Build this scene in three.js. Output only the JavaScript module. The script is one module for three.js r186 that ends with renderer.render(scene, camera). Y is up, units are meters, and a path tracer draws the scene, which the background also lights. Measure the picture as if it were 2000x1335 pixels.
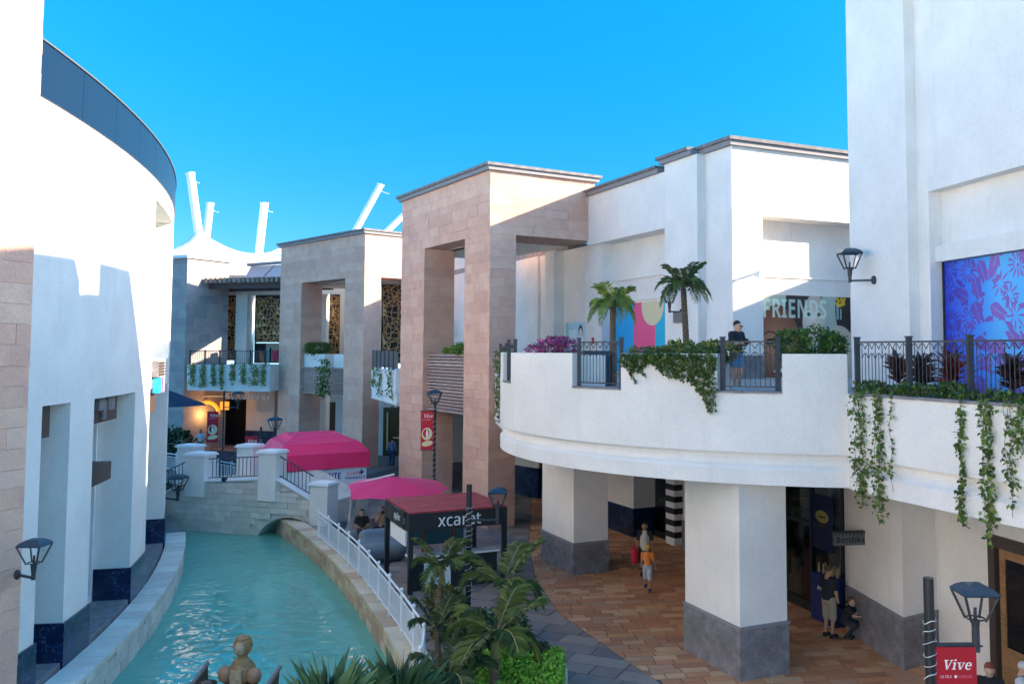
import * as THREE from 'three';
import { mergeGeometries } from 'three/addons/utils/BufferGeometryUtils.js';
import { TextGeometry } from 'three/addons/geometries/TextGeometry.js';
import { FontLoader } from 'three/addons/loaders/FontLoader.js';

// ---------------------------------------------------------------- camera, sky, sun, exposure
const scene = new THREE.Scene();
const camera = new THREE.PerspectiveCamera(2 * Math.atan(667.5 / 1750) * 180 / Math.PI, 1024 / 683, 0.1, 2000);
camera.position.set(0, 7.3, 0);
camera.rotation.order = 'YXZ';
camera.rotation.set(3.6 * Math.PI / 180, 0, 0.15 * Math.PI / 180);
camera.setViewOffset(2000, 1335, -100, 92.5, 2000, 1335);      // a picture cropped off the lens axis
camera.updateProjectionMatrix();
const SUN = new THREE.Vector3(0.9995, 0.375, 0.03).normalize();   // towards the sun: low, to the right
{
  const W = 512, H = 256, px = new Float32Array(W * H * 4);
  for (let j = 0; j < H; j++) for (let i = 0; i < W; i++) {
    const el = ((j + 0.5) / H - 0.5) * Math.PI, az = ((i + 0.5) / W - 0.5) * 2 * Math.PI;
    const x = Math.cos(el) * Math.cos(az), y = Math.sin(el), z = Math.cos(el) * Math.sin(az);
    // clear air: deepest blue at right angles to the sun, paler towards it, away from it and low down
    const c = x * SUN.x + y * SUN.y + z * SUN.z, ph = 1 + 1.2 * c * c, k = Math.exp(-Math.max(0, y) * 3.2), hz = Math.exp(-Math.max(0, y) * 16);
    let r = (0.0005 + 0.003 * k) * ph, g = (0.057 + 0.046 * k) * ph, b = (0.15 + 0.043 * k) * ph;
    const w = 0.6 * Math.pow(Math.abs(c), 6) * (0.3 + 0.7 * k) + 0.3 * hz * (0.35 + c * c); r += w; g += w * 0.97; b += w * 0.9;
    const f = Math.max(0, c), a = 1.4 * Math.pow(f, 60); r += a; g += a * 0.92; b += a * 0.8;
    const o = (j * W + i) * 4; px[o] = r; px[o + 1] = g; px[o + 2] = b; px[o + 3] = 1;
  }
  const t = new THREE.DataTexture(px, W, H, THREE.RGBAFormat, THREE.FloatType);
  t.mapping = THREE.EquirectangularReflectionMapping; t.magFilter = THREE.LinearFilter; t.minFilter = THREE.LinearFilter; t.needsUpdate = true;
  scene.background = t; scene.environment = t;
}
const sun = new THREE.DirectionalLight(new THREE.Color(1, 0.8, 0.6), 2.6);
sun.position.copy(SUN).multiplyScalar(120).add(new THREE.Vector3(0, 0, -32));
sun.target.position.set(0, 0, -32); scene.add(sun, sun.target);
sun.castShadow = true; sun.shadow.mapSize.set(4096, 4096);
Object.assign(sun.shadow.camera, { left: -60, right: 60, top: 60, bottom: -60, near: 1, far: 300 });
const renderer = new THREE.WebGLRenderer({ antialias: true });
renderer.toneMapping = THREE.LinearToneMapping; renderer.toneMappingExposure = 6.1;
renderer.shadowMap.enabled = true; renderer.shadowMap.type = THREE.PCFSoftShadowMap;

// ---------------------------------------------------------------- helpers
function mulberry(a) { return () => { a |= 0; a = a + 0x6D2B79F5 | 0; let t = Math.imul(a ^ a >>> 15, 1 | a); t = t + Math.imul(t ^ t >>> 7, 61 | t) ^ t; return ((t ^ t >>> 14) >>> 0) / 4294967296; }; }
let rnd = mulberry(7);
const rr = (a, b) => a + (b - a) * rnd(), pick = (a) => a[Math.floor(rnd() * a.length)];
const V3 = (x, y, d) => new THREE.Vector3(x, y, -d);              // x right, y up, d = metres away from the viewer
const lerp = (a, b, t) => a + (b - a) * t, rad = (d) => d * Math.PI / 180;
const taken = new Map();
function numbered(n) { const k = taken.get(n) ?? 0; taken.set(n, k + 1); return k ? `${n}_${String(k).padStart(3, '0')}` : n; }

// box-projected uv in metres, geometry made non-indexed
function uvm(g) {
  if (g.index) g = g.toNonIndexed();
  if (!g.attributes.normal) g.computeVertexNormals();
  const p = g.attributes.position.array, n = p.length / 3, uv = new Float32Array(n * 2);
  for (let t = 0; t < n; t += 3) {
    const o = t * 3, ax = p[o + 3] - p[o], ay = p[o + 4] - p[o + 1], az = p[o + 5] - p[o + 2], bx_ = p[o + 6] - p[o], by = p[o + 7] - p[o + 1], bz = p[o + 8] - p[o + 2];
    const nx = Math.abs(ay * bz - az * by), ny = Math.abs(az * bx_ - ax * bz), nz = Math.abs(ax * by - ay * bx_);
    for (let k = 0; k < 3; k++) {
      const q = o + k * 3, w = (t + k) * 2;
      if (ny >= nx && ny >= nz) { uv[w] = p[q]; uv[w + 1] = p[q + 2]; } else if (nx >= nz) { uv[w] = p[q + 2]; uv[w + 1] = p[q + 1]; } else { uv[w] = p[q]; uv[w + 1] = p[q + 1]; }
    }
  }
  const r = new THREE.BufferGeometry();
  r.setAttribute('position', g.attributes.position); r.setAttribute('normal', g.attributes.normal); r.setAttribute('uv', new THREE.BufferAttribute(uv, 2));
  if (g.attributes.color) r.setAttribute('color', g.attributes.color);
  return r;
}
// axis box from ranges; depth ranges are metres away (local z = -depth)
function bx(x0, x1, y0, y1, d0, d1) { const g = new THREE.BoxGeometry(Math.abs(x1 - x0), Math.abs(y1 - y0), Math.abs(d1 - d0)); g.translate((x0 + x1) / 2, (y0 + y1) / 2, -(d0 + d1) / 2); return uvm(g); }
// prism over a plan polygon [[x,d]...]
function prism(poly, y0, y1) {
  const pts = poly.map(([x, d]) => new THREE.Vector2(x, d)); if (THREE.ShapeUtils.area(pts) < 0) pts.reverse();
  const g = new THREE.ExtrudeGeometry(new THREE.Shape(pts), { depth: y1 - y0, bevelEnabled: false, steps: 1 });
  g.rotateX(-Math.PI / 2); g.translate(0, y0, 0); return uvm(g);      // (x, d, h) -> (x, h, -d)
}
// upright plate: outline [[x,y]...], holes, from depth d0 to d1
function plate(outline, holes, d0, d1, curveSegments = 16) {
  const s = Array.isArray(outline) ? new THREE.Shape(outline.map(([x, y]) => new THREE.Vector2(x, y))) : outline;
  for (const h of holes) s.holes.push(Array.isArray(h) ? new THREE.Path(h.map(([x, y]) => new THREE.Vector2(x, y))) : h);
  const g = new THREE.ExtrudeGeometry(s, { depth: d1 - d0, bevelEnabled: false, steps: 1, curveSegments }); g.translate(0, 0, -d1); return uvm(g);
}
const rectPts = (x0, x1, y0, y1) => [[x0, y0], [x1, y0], [x1, y1], [x0, y1]];
function cyl(a, b, r0, r1 = r0, seg = 8) { const v = b.clone().sub(a), g = new THREE.CylinderGeometry(r1, r0, v.length(), seg); g.translate(0, v.length() / 2, 0); g.applyQuaternion(new THREE.Quaternion().setFromUnitVectors(new THREE.Vector3(0, 1, 0), v.normalize())); g.translate(a.x, a.y, a.z); return uvm(g); }
function bar(a, b, w, h = w) { const v = b.clone().sub(a), L = v.length(), g = new THREE.BoxGeometry(w, h, L), m = new THREE.Matrix4().lookAt(b, a, new THREE.Vector3(0, 1, 0.001)); g.applyMatrix4(m); g.translate((a.x + b.x) / 2, (a.y + b.y) / 2, (a.z + b.z) / 2); return uvm(g); }
function tube(pts, r, seg = 20, rs = 5, closed = false) { return uvm(new THREE.TubeGeometry(new THREE.CatmullRomCurve3(pts, closed), seg, r, rs, closed)); }
function ball(x, y, d, rx, ry = rx, rz = rx, s = 10) { const g = new THREE.SphereGeometry(1, s, Math.max(5, s - 2)); g.scale(rx, ry, rz); g.translate(x, y, -d); return uvm(g); }
function lathe(prof, seg = 16) { return uvm(new THREE.LatheGeometry(prof.map(([r, y]) => new THREE.Vector2(r, y)), seg)); }
// curved box between two radii and two angles (degrees) round a plan centre
function arcBox(c, R0, R1, a0, a1, y0, y1, step = 1.5) {
  const n = Math.max(1, Math.ceil(Math.abs(a1 - a0) / step)), pos = [], nor = [], uv = [];
  const P = (R, a, y) => [c[0] + R * Math.cos(a), y, -(c[1] + R * Math.sin(a))];
  const quad = (A, B, C, D, nA, nB, nC, nD, uA, uB, uC, uD) => { for (const [q, m, u] of [[A, nA, uA], [B, nB, uB], [C, nC, uC], [A, nA, uA], [C, nC, uC], [D, nD, uD]]) { pos.push(...q); nor.push(...m); uv.push(...u); } };
  for (let i = 0; i < n; i++) {
    const a = rad(lerp(a0, a1, i / n)), b = rad(lerp(a0, a1, (i + 1) / n)), na = [Math.cos(a), 0, -Math.sin(a)], nb = [Math.cos(b), 0, -Math.sin(b)], ia = na.map((v) => -v), ib = nb.map((v) => -v), sa = a * R1, sb = b * R1, up = [0, 1, 0], dn = [0, -1, 0];
    quad(P(R1, a, y0), P(R1, b, y0), P(R1, b, y1), P(R1, a, y1), na, nb, nb, na, [sa, y0], [sb, y0], [sb, y1], [sa, y1]);
    quad(P(R0, b, y0), P(R0, a, y0), P(R0, a, y1), P(R0, b, y1), ib, ia, ia, ib, [sb, y0], [sa, y0], [sa, y1], [sb, y1]);
    quad(P(R0, a, y1), P(R1, a, y1), P(R1, b, y1), P(R0, b, y1), up, up, up, up, [sa, R0], [sa, R1], [sb, R1], [sb, R0]);
    quad(P(R0, a, y0), P(R0, b, y0), P(R1, b, y0), P(R1, a, y0), dn, dn, dn, dn, [sa, R0], [sb, R0], [sb, R1], [sa, R1]);
  }
  for (const [a, s] of [[rad(a0), 1], [rad(a1), -1]]) { const q = [Math.sin(a) * s, 0, Math.cos(a) * s]; s > 0 ? quad(P(R0, a, y0), P(R1, a, y0), P(R1, a, y1), P(R0, a, y1), q, q, q, q, [R0, y0], [R1, y0], [R1, y1], [R0, y1]) : quad(P(R1, a, y0), P(R0, a, y0), P(R0, a, y1), P(R1, a, y1), q, q, q, q, [R1, y0], [R0, y0], [R0, y1], [R1, y1]); }
  const g = new THREE.BufferGeometry(); g.setAttribute('position', new THREE.Float32BufferAttribute(pos, 3)); g.setAttribute('normal', new THREE.Float32BufferAttribute(nor, 3)); g.setAttribute('uv', new THREE.Float32BufferAttribute(uv, 2)); return g;
}
// profile [[out,y]...] swept along an arc (open shell with end caps left open)
function arcSweep(c, R, prof, a0, a1, step = 2) {
  const n = Math.ceil(Math.abs(a1 - a0) / step), pos = [], idx = [], m = prof.length;
  for (let i = 0; i <= n; i++) { const a = rad(lerp(a0, a1, i / n)); for (const [o, y] of prof) pos.push(c[0] + (R + o) * Math.cos(a), y, -(c[1] + (R + o) * Math.sin(a))); }
  for (let i = 0; i < n; i++) for (let j = 0; j < m - 1; j++) { const A = i * m + j, B = A + 1, C = A + m, D = C + 1; idx.push(A, C, B, B, C, D); }
  const g = new THREE.BufferGeometry(); g.setAttribute('position', new THREE.Float32BufferAttribute(pos, 3)); g.setIndex(idx); const q = g.toNonIndexed(); q.computeVertexNormals(); return uvm(q);
}
const merged = (gs) => { gs = (Array.isArray(gs) ? gs.flat(4) : [gs]); return gs.length === 1 ? gs[0] : mergeGeometries(gs); };
function mk(name, gs, m, parent) { const o = new THREE.Mesh(merged(gs), m); o.name = parent === scene || !parent ? numbered(name) : name; o.castShadow = o.receiveShadow = true; (parent ?? scene).add(o); return o; }
// geometry given in the world's axes, put under a thing
function mkw(name, gs, m, parent) { const g = merged(gs); parent.updateWorldMatrix(true, false); g.applyMatrix4(parent.matrixWorld.clone().invert()); return mk(name, g, m, parent); }
function tag(o, label, category, group) { o.userData.label = label; o.userData.category = category; if (group) o.userData.group = group; return o; }
function thing(name, label, category, at = [0, 0, 0], turn = 0, group) { const o = new THREE.Group(); o.name = numbered(name); scene.add(o); o.position.set(at[0], at[1], -at[2]); o.rotation.y = rad(turn); tag(o, label, category, group); return o; }
function structure(name, gs, m) { const o = mk(name, gs, m); o.userData.kind = 'structure'; return o; }

// ---------------------------------------------------------------- textures
function vnoise(seed) {
  const r = mulberry(seed), T = Float32Array.from({ length: 4096 }, () => r());
  return (x, y, per) => { const xi = Math.floor(x), yi = Math.floor(y), f = x - xi, g = y - yi, m = (v) => ((v % per) + per) % per, h = (a, b) => T[(m(a) * 57 + m(b) * 131 + (m(a) * m(b)) * 7) & 4095], s = f * f * (3 - 2 * f), t = g * g * (3 - 2 * g); return lerp(lerp(h(xi, yi), h(xi + 1, yi), s), lerp(h(xi, yi + 1), h(xi + 1, yi + 1), s), t); };
}
function tex(size, f, srgb = true, rep = 1) {
  const d = new Uint8Array(size * size * 4);
  for (let y = 0; y < size; y++) for (let x = 0; x < size; x++) { const c = f(x / size, y / size), o = (y * size + x) * 4; for (let k = 0; k < 3; k++) d[o + k] = Math.max(0, Math.min(255, (typeof c === 'number' ? c : c[k]) * 255)); d[o + 3] = 255; }
  const t = new THREE.DataTexture(d, size, size); t.wrapS = t.wrapT = THREE.RepeatWrapping; t.magFilter = THREE.LinearFilter; t.minFilter = THREE.LinearMipmapLinearFilter; t.generateMipmaps = true; if (srgb) t.colorSpace = THREE.SRGBColorSpace; t.repeat.set(rep, rep); t.needsUpdate = true; return t;
}
const n1 = vnoise(3), n2 = vnoise(11), n3 = vnoise(23);
const fbm = (n, x, y, f, o = 4) => { let s = 0, a = 0.5, w = 0; for (let i = 0; i < o; i++) { s += a * n(x * f, y * f, f); w += a; a *= 0.55; f *= 2; } return s / w; };
const T = {
  stucco: tex(512, (x, y) => { const s = fbm(n1, x, y, 4, 4), f = n2(x * 128, y * 128, 128), st = Math.max(0, fbm(n3, x, y * 0.12, 16, 3) - 0.6) * 0.25; const v = 0.975 + 0.085 * (s - 0.5) + 0.035 * (f - 0.5) - st * 0.3; return [v, v * 0.998, v * 0.99]; }, true, 0.28),
  stuccoB: tex(512, (x, y) => 0.5 + 0.35 * (n2(x * 128, y * 128, 128) - 0.5) + 0.5 * (fbm(n1, x, y, 32, 3) - 0.5), false, 0.5),
  stone: tex(512, (x, y) => { const s = fbm(n1, x, y, 5, 5), f = fbm(n2, x, y, 64, 2), v = 0.97 + 0.12 * (s - 0.5) + 0.08 * (f - 0.5); return [v, v * (0.985 + 0.04 * (s - 0.5)), v * 0.97]; }, true, 0.5),
  stoneB: tex(512, (x, y) => 0.55 * fbm(n3, x, y, 8, 5) + 0.45 * fbm(n2, x, y, 48, 3), false, 0.6),
  grain: tex(256, (x, y) => { const v = 0.92 + 0.3 * (fbm(n1, x * 0.6, y, 8, 4) - 0.5) + 0.16 * (n2(x * 8, y * 64, 64) - 0.5); return [v, v, v]; }, true, 0.9),
  marble: tex(512, (x, y) => { const w = fbm(n1, x, y, 4, 4), v = Math.abs(fbm(n2, x + w * 0.3, y + w * 0.2, 6, 4) - 0.5), vein = Math.pow(Math.max(0, 1 - v * 26), 3), m = 0.35 + 0.5 * w; return [m * 0.55 + 0.55 * vein, m * 0.72 + 0.55 * vein, m + 0.5 * vein]; }, true, 0.45),
  granite: tex(256, (x, y) => { const v = 0.8 + 0.35 * (fbm(n1, x, y, 6, 4) - 0.5) + 0.25 * (n2(x * 128, y * 128, 128) - 0.5); return [v, v, v * 1.02]; }, true, 0.8),
  waterB: tex(512, (x, y) => 0.62 * fbm(n1, x + 0.05 * n3(x * 4, y * 4, 4), y, 6, 3) + 0.38 * fbm(n2, x, y, 22, 2), false, 0.16),
  water: tex(256, (x, y) => { const s = fbm(n3, x, y, 4, 3); const v = 0.93 + 0.16 * (s - 0.5); return [v * 0.97, v, v * 0.99]; }, true, 0.05),
  bark: tex(256, (x, y) => { const v = 0.65 + 0.3 * (n1(x * 8, y * 40, 40) - 0.5) + 0.3 * (((y * 10) % 1) < 0.18 ? -0.6 : 0.2); return [v, v * 0.93, v * 0.85]; }, true, 1.5),
};
const std = (r, g, b, rough = 0.8, o = {}) => new THREE.MeshStandardMaterial({ color: new THREE.Color().setRGB(r, g, b), roughness: rough, ...o });
const BRICK = [[0.66, 0.32, 0.165], [0.57, 0.265, 0.14], [0.7, 0.38, 0.21], [0.5, 0.235, 0.13], [0.74, 0.45, 0.27], [0.63, 0.285, 0.15], [0.58, 0.33, 0.21]];
const M = {
  white: std(0.88, 0.85, 0.82, 0.92, { map: T.stucco, bumpMap: T.stuccoB, bumpScale: 0.006 }),
  cream: std(0.82, 0.78, 0.7, 0.92, { map: T.stucco, bumpMap: T.stuccoB, bumpScale: 0.006 }),
  grey: std(0.33, 0.32, 0.33, 0.8, { map: T.granite, bumpMap: T.stuccoB, bumpScale: 0.003 }),
  trim: std(0.24, 0.24, 0.26, 0.7), trimTop: std(0.3, 0.29, 0.285, 0.8, { map: T.granite }),
  tanBack: std(0.52, 0.33, 0.255, 0.95),
  tan: [[0.81, 0.49, 0.375], [0.79, 0.47, 0.36], [0.825, 0.515, 0.395], [0.765, 0.455, 0.355], [0.84, 0.54, 0.425]].map(([r, g, b]) => std(r, g, b, 0.9, { map: T.stone, bumpMap: T.stoneB, bumpScale: 0.02 })),
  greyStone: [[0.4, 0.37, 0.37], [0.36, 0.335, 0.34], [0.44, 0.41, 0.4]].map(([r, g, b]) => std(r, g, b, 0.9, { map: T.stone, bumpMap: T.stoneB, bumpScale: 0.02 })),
  lime: [[0.8, 0.75, 0.68], [0.75, 0.7, 0.63], [0.83, 0.79, 0.73], [0.71, 0.66, 0.6]].map(([r, g, b]) => std(r, g, b, 0.9, { map: T.stone, bumpMap: T.stoneB, bumpScale: 0.03 })),
  limeWarm: [[0.7, 0.58, 0.42], [0.62, 0.5, 0.36], [0.74, 0.64, 0.5], [0.6, 0.43, 0.3]].map(([r, g, b]) => std(r, g, b, 0.9, { map: T.stone, bumpMap: T.stoneB, bumpScale: 0.03 })),
  limeBack: std(0.42, 0.39, 0.34, 0.95),
  marble: std(0.09, 0.13, 0.19, 0.22, { map: T.marble }),
  slate: [[0.27, 0.235, 0.23], [0.22, 0.195, 0.2], [0.31, 0.265, 0.25], [0.25, 0.21, 0.2], [0.35, 0.29, 0.265]].map(([r, g, b]) => std(r, g, b, 0.7, { map: T.stone, bumpMap: T.stoneB, bumpScale: 0.012 })),
  brick: BRICK.map(([r, g, b]) => std(r, g, b, 0.7, { map: T.stone, bumpMap: T.stoneB, bumpScale: 0.008 })),
  joint: std(0.1, 0.085, 0.075, 0.95),
  black: std(0.018, 0.019, 0.022, 0.45), iron: std(0.045, 0.05, 0.06, 0.5, { metalness: 0.2 }), ironGrey: std(0.16, 0.165, 0.17, 0.5, { metalness: 0.3 }),
  lampCap: std(0.035, 0.065, 0.1, 0.35, { metalness: 0.3 }), lampGlass: new THREE.MeshPhysicalMaterial({ color: 0xffffff, transmission: 1, roughness: 0.08, thickness: 0, ior: 1.3 }),
  whitePaint: std(0.85, 0.86, 0.87, 0.5), glassDark: std(0.012, 0.03, 0.035, 0.06), glassBlack: std(0.01, 0.011, 0.013, 0.06),
  cap: std(0.007, 0.019, 0.045, 0.32), brown: std(0.07, 0.05, 0.042, 0.5), wood: std(0.36, 0.2, 0.09, 0.55, { map: T.grain }), woodPink: [[0.52, 0.36, 0.31], [0.46, 0.31, 0.265], [0.56, 0.4, 0.34]].map(([r, g, b]) => std(r, g, b, 0.7, { map: T.grain })),
  pergola: [[0.42, 0.29, 0.24], [0.36, 0.25, 0.2], [0.48, 0.34, 0.28]].map(([r, g, b]) => std(r, g, b, 0.7, { map: T.grain })), pergolaBeam: std(0.12, 0.09, 0.085, 0.7, { map: T.grain }),
  water: new THREE.MeshPhysicalMaterial({ color: new THREE.Color().setRGB(0.16, 0.5, 0.41), roughness: 0.03, map: T.water, bumpMap: T.waterB, bumpScale: 0.05, ior: 1.33, specularIntensity: 1 }),
  red: std(0.55, 0.05, 0.06, 0.6), kioskRed: std(0.62, 0.08, 0.08, 0.75, { map: T.granite }), signRed: std(0.42, 0.015, 0.03, 0.55),
  pink: new THREE.MeshPhysicalMaterial({ color: new THREE.Color().setRGB(0.95, 0.02, 0.17), roughness: 0.6, transmission: 0.25, thickness: 0 }),
  tarp: std(0.95, 0.025, 0.15, 0.5, { bumpMap: T.stoneB, bumpScale: 0.02 }), navy: std(0.012, 0.025, 0.06, 0.7), gold: std(0.52, 0.29, 0.12, 0.45, { metalness: 0.3 }), goldLight: std(0.66, 0.47, 0.24, 0.5, { metalness: 0.2 }), screenBack: std(0.018, 0.014, 0.014, 0.6),
  membrane: std(0.86, 0.86, 0.86, 0.7), mast: std(0.84, 0.84, 0.83, 0.45), soil: std(0.07, 0.05, 0.035, 1), bark: std(0.33, 0.27, 0.21, 0.95, { map: T.bark }), stem: std(0.2, 0.17, 0.1, 0.9), leafStem: std(0.26, 0.26, 0.08, 0.8),
  leaf: new THREE.MeshStandardMaterial({ color: 0xffffff, roughness: 0.6, vertexColors: true }),
  leafThin: new THREE.MeshPhysicalMaterial({ color: 0xffffff, roughness: 0.75, vertexColors: true, transmission: 0.25, thickness: 0 }),
  wire: std(0.75, 0.75, 0.72, 0.5), chair: std(0.16, 0.18, 0.2, 0.55), paper: std(0.8, 0.8, 0.8, 0.8), concrete: std(0.46, 0.44, 0.42, 0.9, { map: T.granite }),
};
// flat prints: drawn on a canvas
function print(w, h, draw, rough = 0.55) { const c = document.createElement('canvas'); c.width = w; c.height = h; draw(c.getContext('2d'), w, h); const t = new THREE.CanvasTexture(c); t.colorSpace = THREE.SRGBColorSpace; return new THREE.MeshStandardMaterial({ map: t, roughness: rough }); }
// a thin board whose faces carry uv 0..1 (for prints): centre, width, height, thickness; faces +z
function board(w, h, t = 0.03) { const g = new THREE.BoxGeometry(w, h, t).toNonIndexed(); return g; }
const font = await new FontLoader().loadAsync('fonts/droid/droid_sans_bold.typeface.json');
const fontR = await new FontLoader().loadAsync('fonts/droid/droid_sans_regular.typeface.json');
function letters(s, size, depth, f = font) { const g = new TextGeometry(s, { font: f, size, depth, curveSegments: 4, bevelEnabled: false }); g.computeBoundingBox(); g.translate(-(g.boundingBox.max.x + g.boundingBox.min.x) / 2, 0, 0); return uvm(g); }

// leaves: a cloud of small folded leaf faces with their own tones
function leafCloud(list) {           // list of [pos, dir(out), size, aspect, color]
  const P = new Float32Array(list.length * 18), N = new Float32Array(list.length * 18), C = new Float32Array(list.length * 18), U = new Float32Array(list.length * 12);
  const side = new THREE.Vector3(), up = new THREE.Vector3(0, 1, 0), a = new THREE.Vector3(), b = new THREE.Vector3(), c = new THREE.Vector3(), d = new THREE.Vector3(), n = new THREE.Vector3(), n2_ = new THREE.Vector3(), e1 = new THREE.Vector3(), e2 = new THREE.Vector3();
  list.forEach(([p, dir, s, asp, col], i) => {
    side.crossVectors(dir, up); if (side.lengthSq() < 1e-4) side.set(1, 0, 0); side.normalize().applyAxisAngle(dir, (rnd() - 0.5) * 1.6); n.crossVectors(side, dir).normalize();
    a.copy(p); b.copy(p).addScaledVector(dir, s * 0.5).addScaledVector(side, s * asp).addScaledVector(n, s * 0.1); c.copy(p).addScaledVector(dir, s).addScaledVector(n, -s * 0.12); d.copy(p).addScaledVector(dir, s * 0.5).addScaledVector(side, -s * asp).addScaledVector(n, s * 0.1);
    const v = [a, b, c, a, c, d], o = i * 18; n.crossVectors(e1.subVectors(b, a), e2.subVectors(c, a)).normalize(); n2_.crossVectors(e1.subVectors(c, a), e2.subVectors(d, a)).normalize();
    v.forEach((q, k) => { P.set([q.x, q.y, q.z], o + k * 3); const m = k < 3 ? n : n2_; N.set([m.x, m.y, m.z], o + k * 3); C.set(col, o + k * 3); });
  });
  const g = new THREE.BufferGeometry(); g.setAttribute('position', new THREE.BufferAttribute(P, 3)); g.setAttribute('normal', new THREE.BufferAttribute(N, 3)); g.setAttribute('uv', new THREE.BufferAttribute(U, 2)); g.setAttribute('color', new THREE.BufferAttribute(C, 3)); return g;
}
const tone = (c, k = 0.35) => { const f = 1 + (rnd() - 0.5) * 2 * k, h = 1 + (rnd() - 0.5) * 0.3; return [c[0] * f * h, c[1] * f, c[2] * f]; };
const GREEN = { vine: [0.12, 0.2, 0.03], mid: [0.06, 0.14, 0.025], dark: [0.035, 0.07, 0.018], lime: [0.2, 0.42, 0.02], palm: [0.075, 0.13, 0.025], fresh: [0.17, 0.27, 0.04] };
const randDir = (upBias = 0.3) => { const v = new THREE.Vector3(rnd() - 0.5, rnd() - 0.5 + upBias * 0.5, rnd() - 0.5); return v.normalize(); };
// leaves in ellipsoids [[x,y,d,rx,ry,rz]...] about the thing's own base
function leafBlobs(blobs, n, size, cols, asp = 0.32, shell = 0.45) {
  const l = [];
  for (let i = 0; i < n; i++) { const b = pick(blobs), v = randDir(0); const k = Math.pow(shell + (1 - shell) * rnd(), 0.6) * (0.9 + 0.25 * rnd()); const p = V3(b[0] + v.x * b[3] * k, b[1] + v.y * b[4] * k, b[2] + v.z * b[5] * k); const dir = v.clone().lerp(randDir(0.4), 0.55).normalize(); l.push([p, dir, size * rr(0.6, 1.3), asp, tone(pick(cols))]); }
  return leafCloud(l);
}
// ---------------------------------------------------------------- ground, paving, canal
const LC = [-65.7, 12.9];                                             // plan centre of the curved white building
const onL = (R, a) => [LC[0] + R * Math.cos(rad(a)), LC[1] + R * Math.sin(rad(a))];
const bank = [[-3.5, -20], [-3.5, 2], [-3.3, 10], [-3.15, 16], [-3.35, 20.2], [-3.85, 21.8], [-5.35, 25.6], [-7.2, 29.9], [-10.7, 36.6], [-14.2, 42], [-20, 48.5], [-27, 53], [-40, 57]];
const bankFine = new THREE.CatmullRomCurve3(bank.map(([x, d]) => V3(x, 0, d))).getPoints(90).map((p) => [p.x, -p.z]);
const leftBank = []; for (let a = -30; a <= 25; a += 1.25) leftBank.push(onL(55.7, a)); leftBank.push([-19, 43], [-27, 48.2], [-40, 51]);
{
  const far = 320, s = new THREE.Shape([[-far, -60], [far, -60], [far, far], [-far, far]].map(([x, d]) => new THREE.Vector2(x, d)));
  s.holes.push(new THREE.Path([...bankFine, ...leftBank.slice().reverse()].map(([x, d]) => new THREE.Vector2(x, d))));
  const g = new THREE.ShapeGeometry(s); g.rotateX(-Math.PI / 2);
  structure('ground', uvm(g), M.slate[1]);
  const w = new THREE.PlaneGeometry(120, 140, 1, 1); w.rotateX(-Math.PI / 2); w.translate(-25, -0.6, -30); structure('canal_water', uvm(w), M.water);
}
const xEdge = (d) => { const p = [[-1.9, 60], [-1.44, 41.2], [-1.3, 34.7], [-0.88, 29.3], [-0.13, 25.6], [0.68, 23.6], [1.26, 22.2], [2.16, 20.2], [3.6, 17], [5.2, 13.5]]; for (let i = 0; i < p.length - 1; i++) if (d <= p[i][1] && d >= p[i + 1][1]) return lerp(p[i + 1][0], p[i][0], (d - p[i + 1][1]) / (p[i][1] - p[i + 1][1])); return d > 60 ? -1.9 : 5.2; };
function clip(poly, f) { const o = []; for (let i = 0; i < poly.length; i++) { const a = poly[i], b = poly[(i + 1) % poly.length], fa = f(a), fb = f(b); if (fa >= 0) o.push(a); if (fa * fb < 0) { const t = fa / (fa - fb); o.push([lerp(a[0], b[0], t), lerp(a[1], b[1], t)]); } } return o; }
const bankX = (d) => { for (let i = 0; i < bankFine.length - 1; i++) if (d >= bankFine[i][1] && d <= bankFine[i + 1][1]) return lerp(bankFine[i][0], bankFine[i + 1][0], (d - bankFine[i][1]) / (bankFine[i + 1][1] - bankFine[i][1] + 1e-6)); return -3.4; };
M.mixedPaver = std(1, 1, 1, 0.7, { map: T.stone, bumpMap: T.stoneB, bumpScale: 0.01, vertexColors: true });
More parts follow.
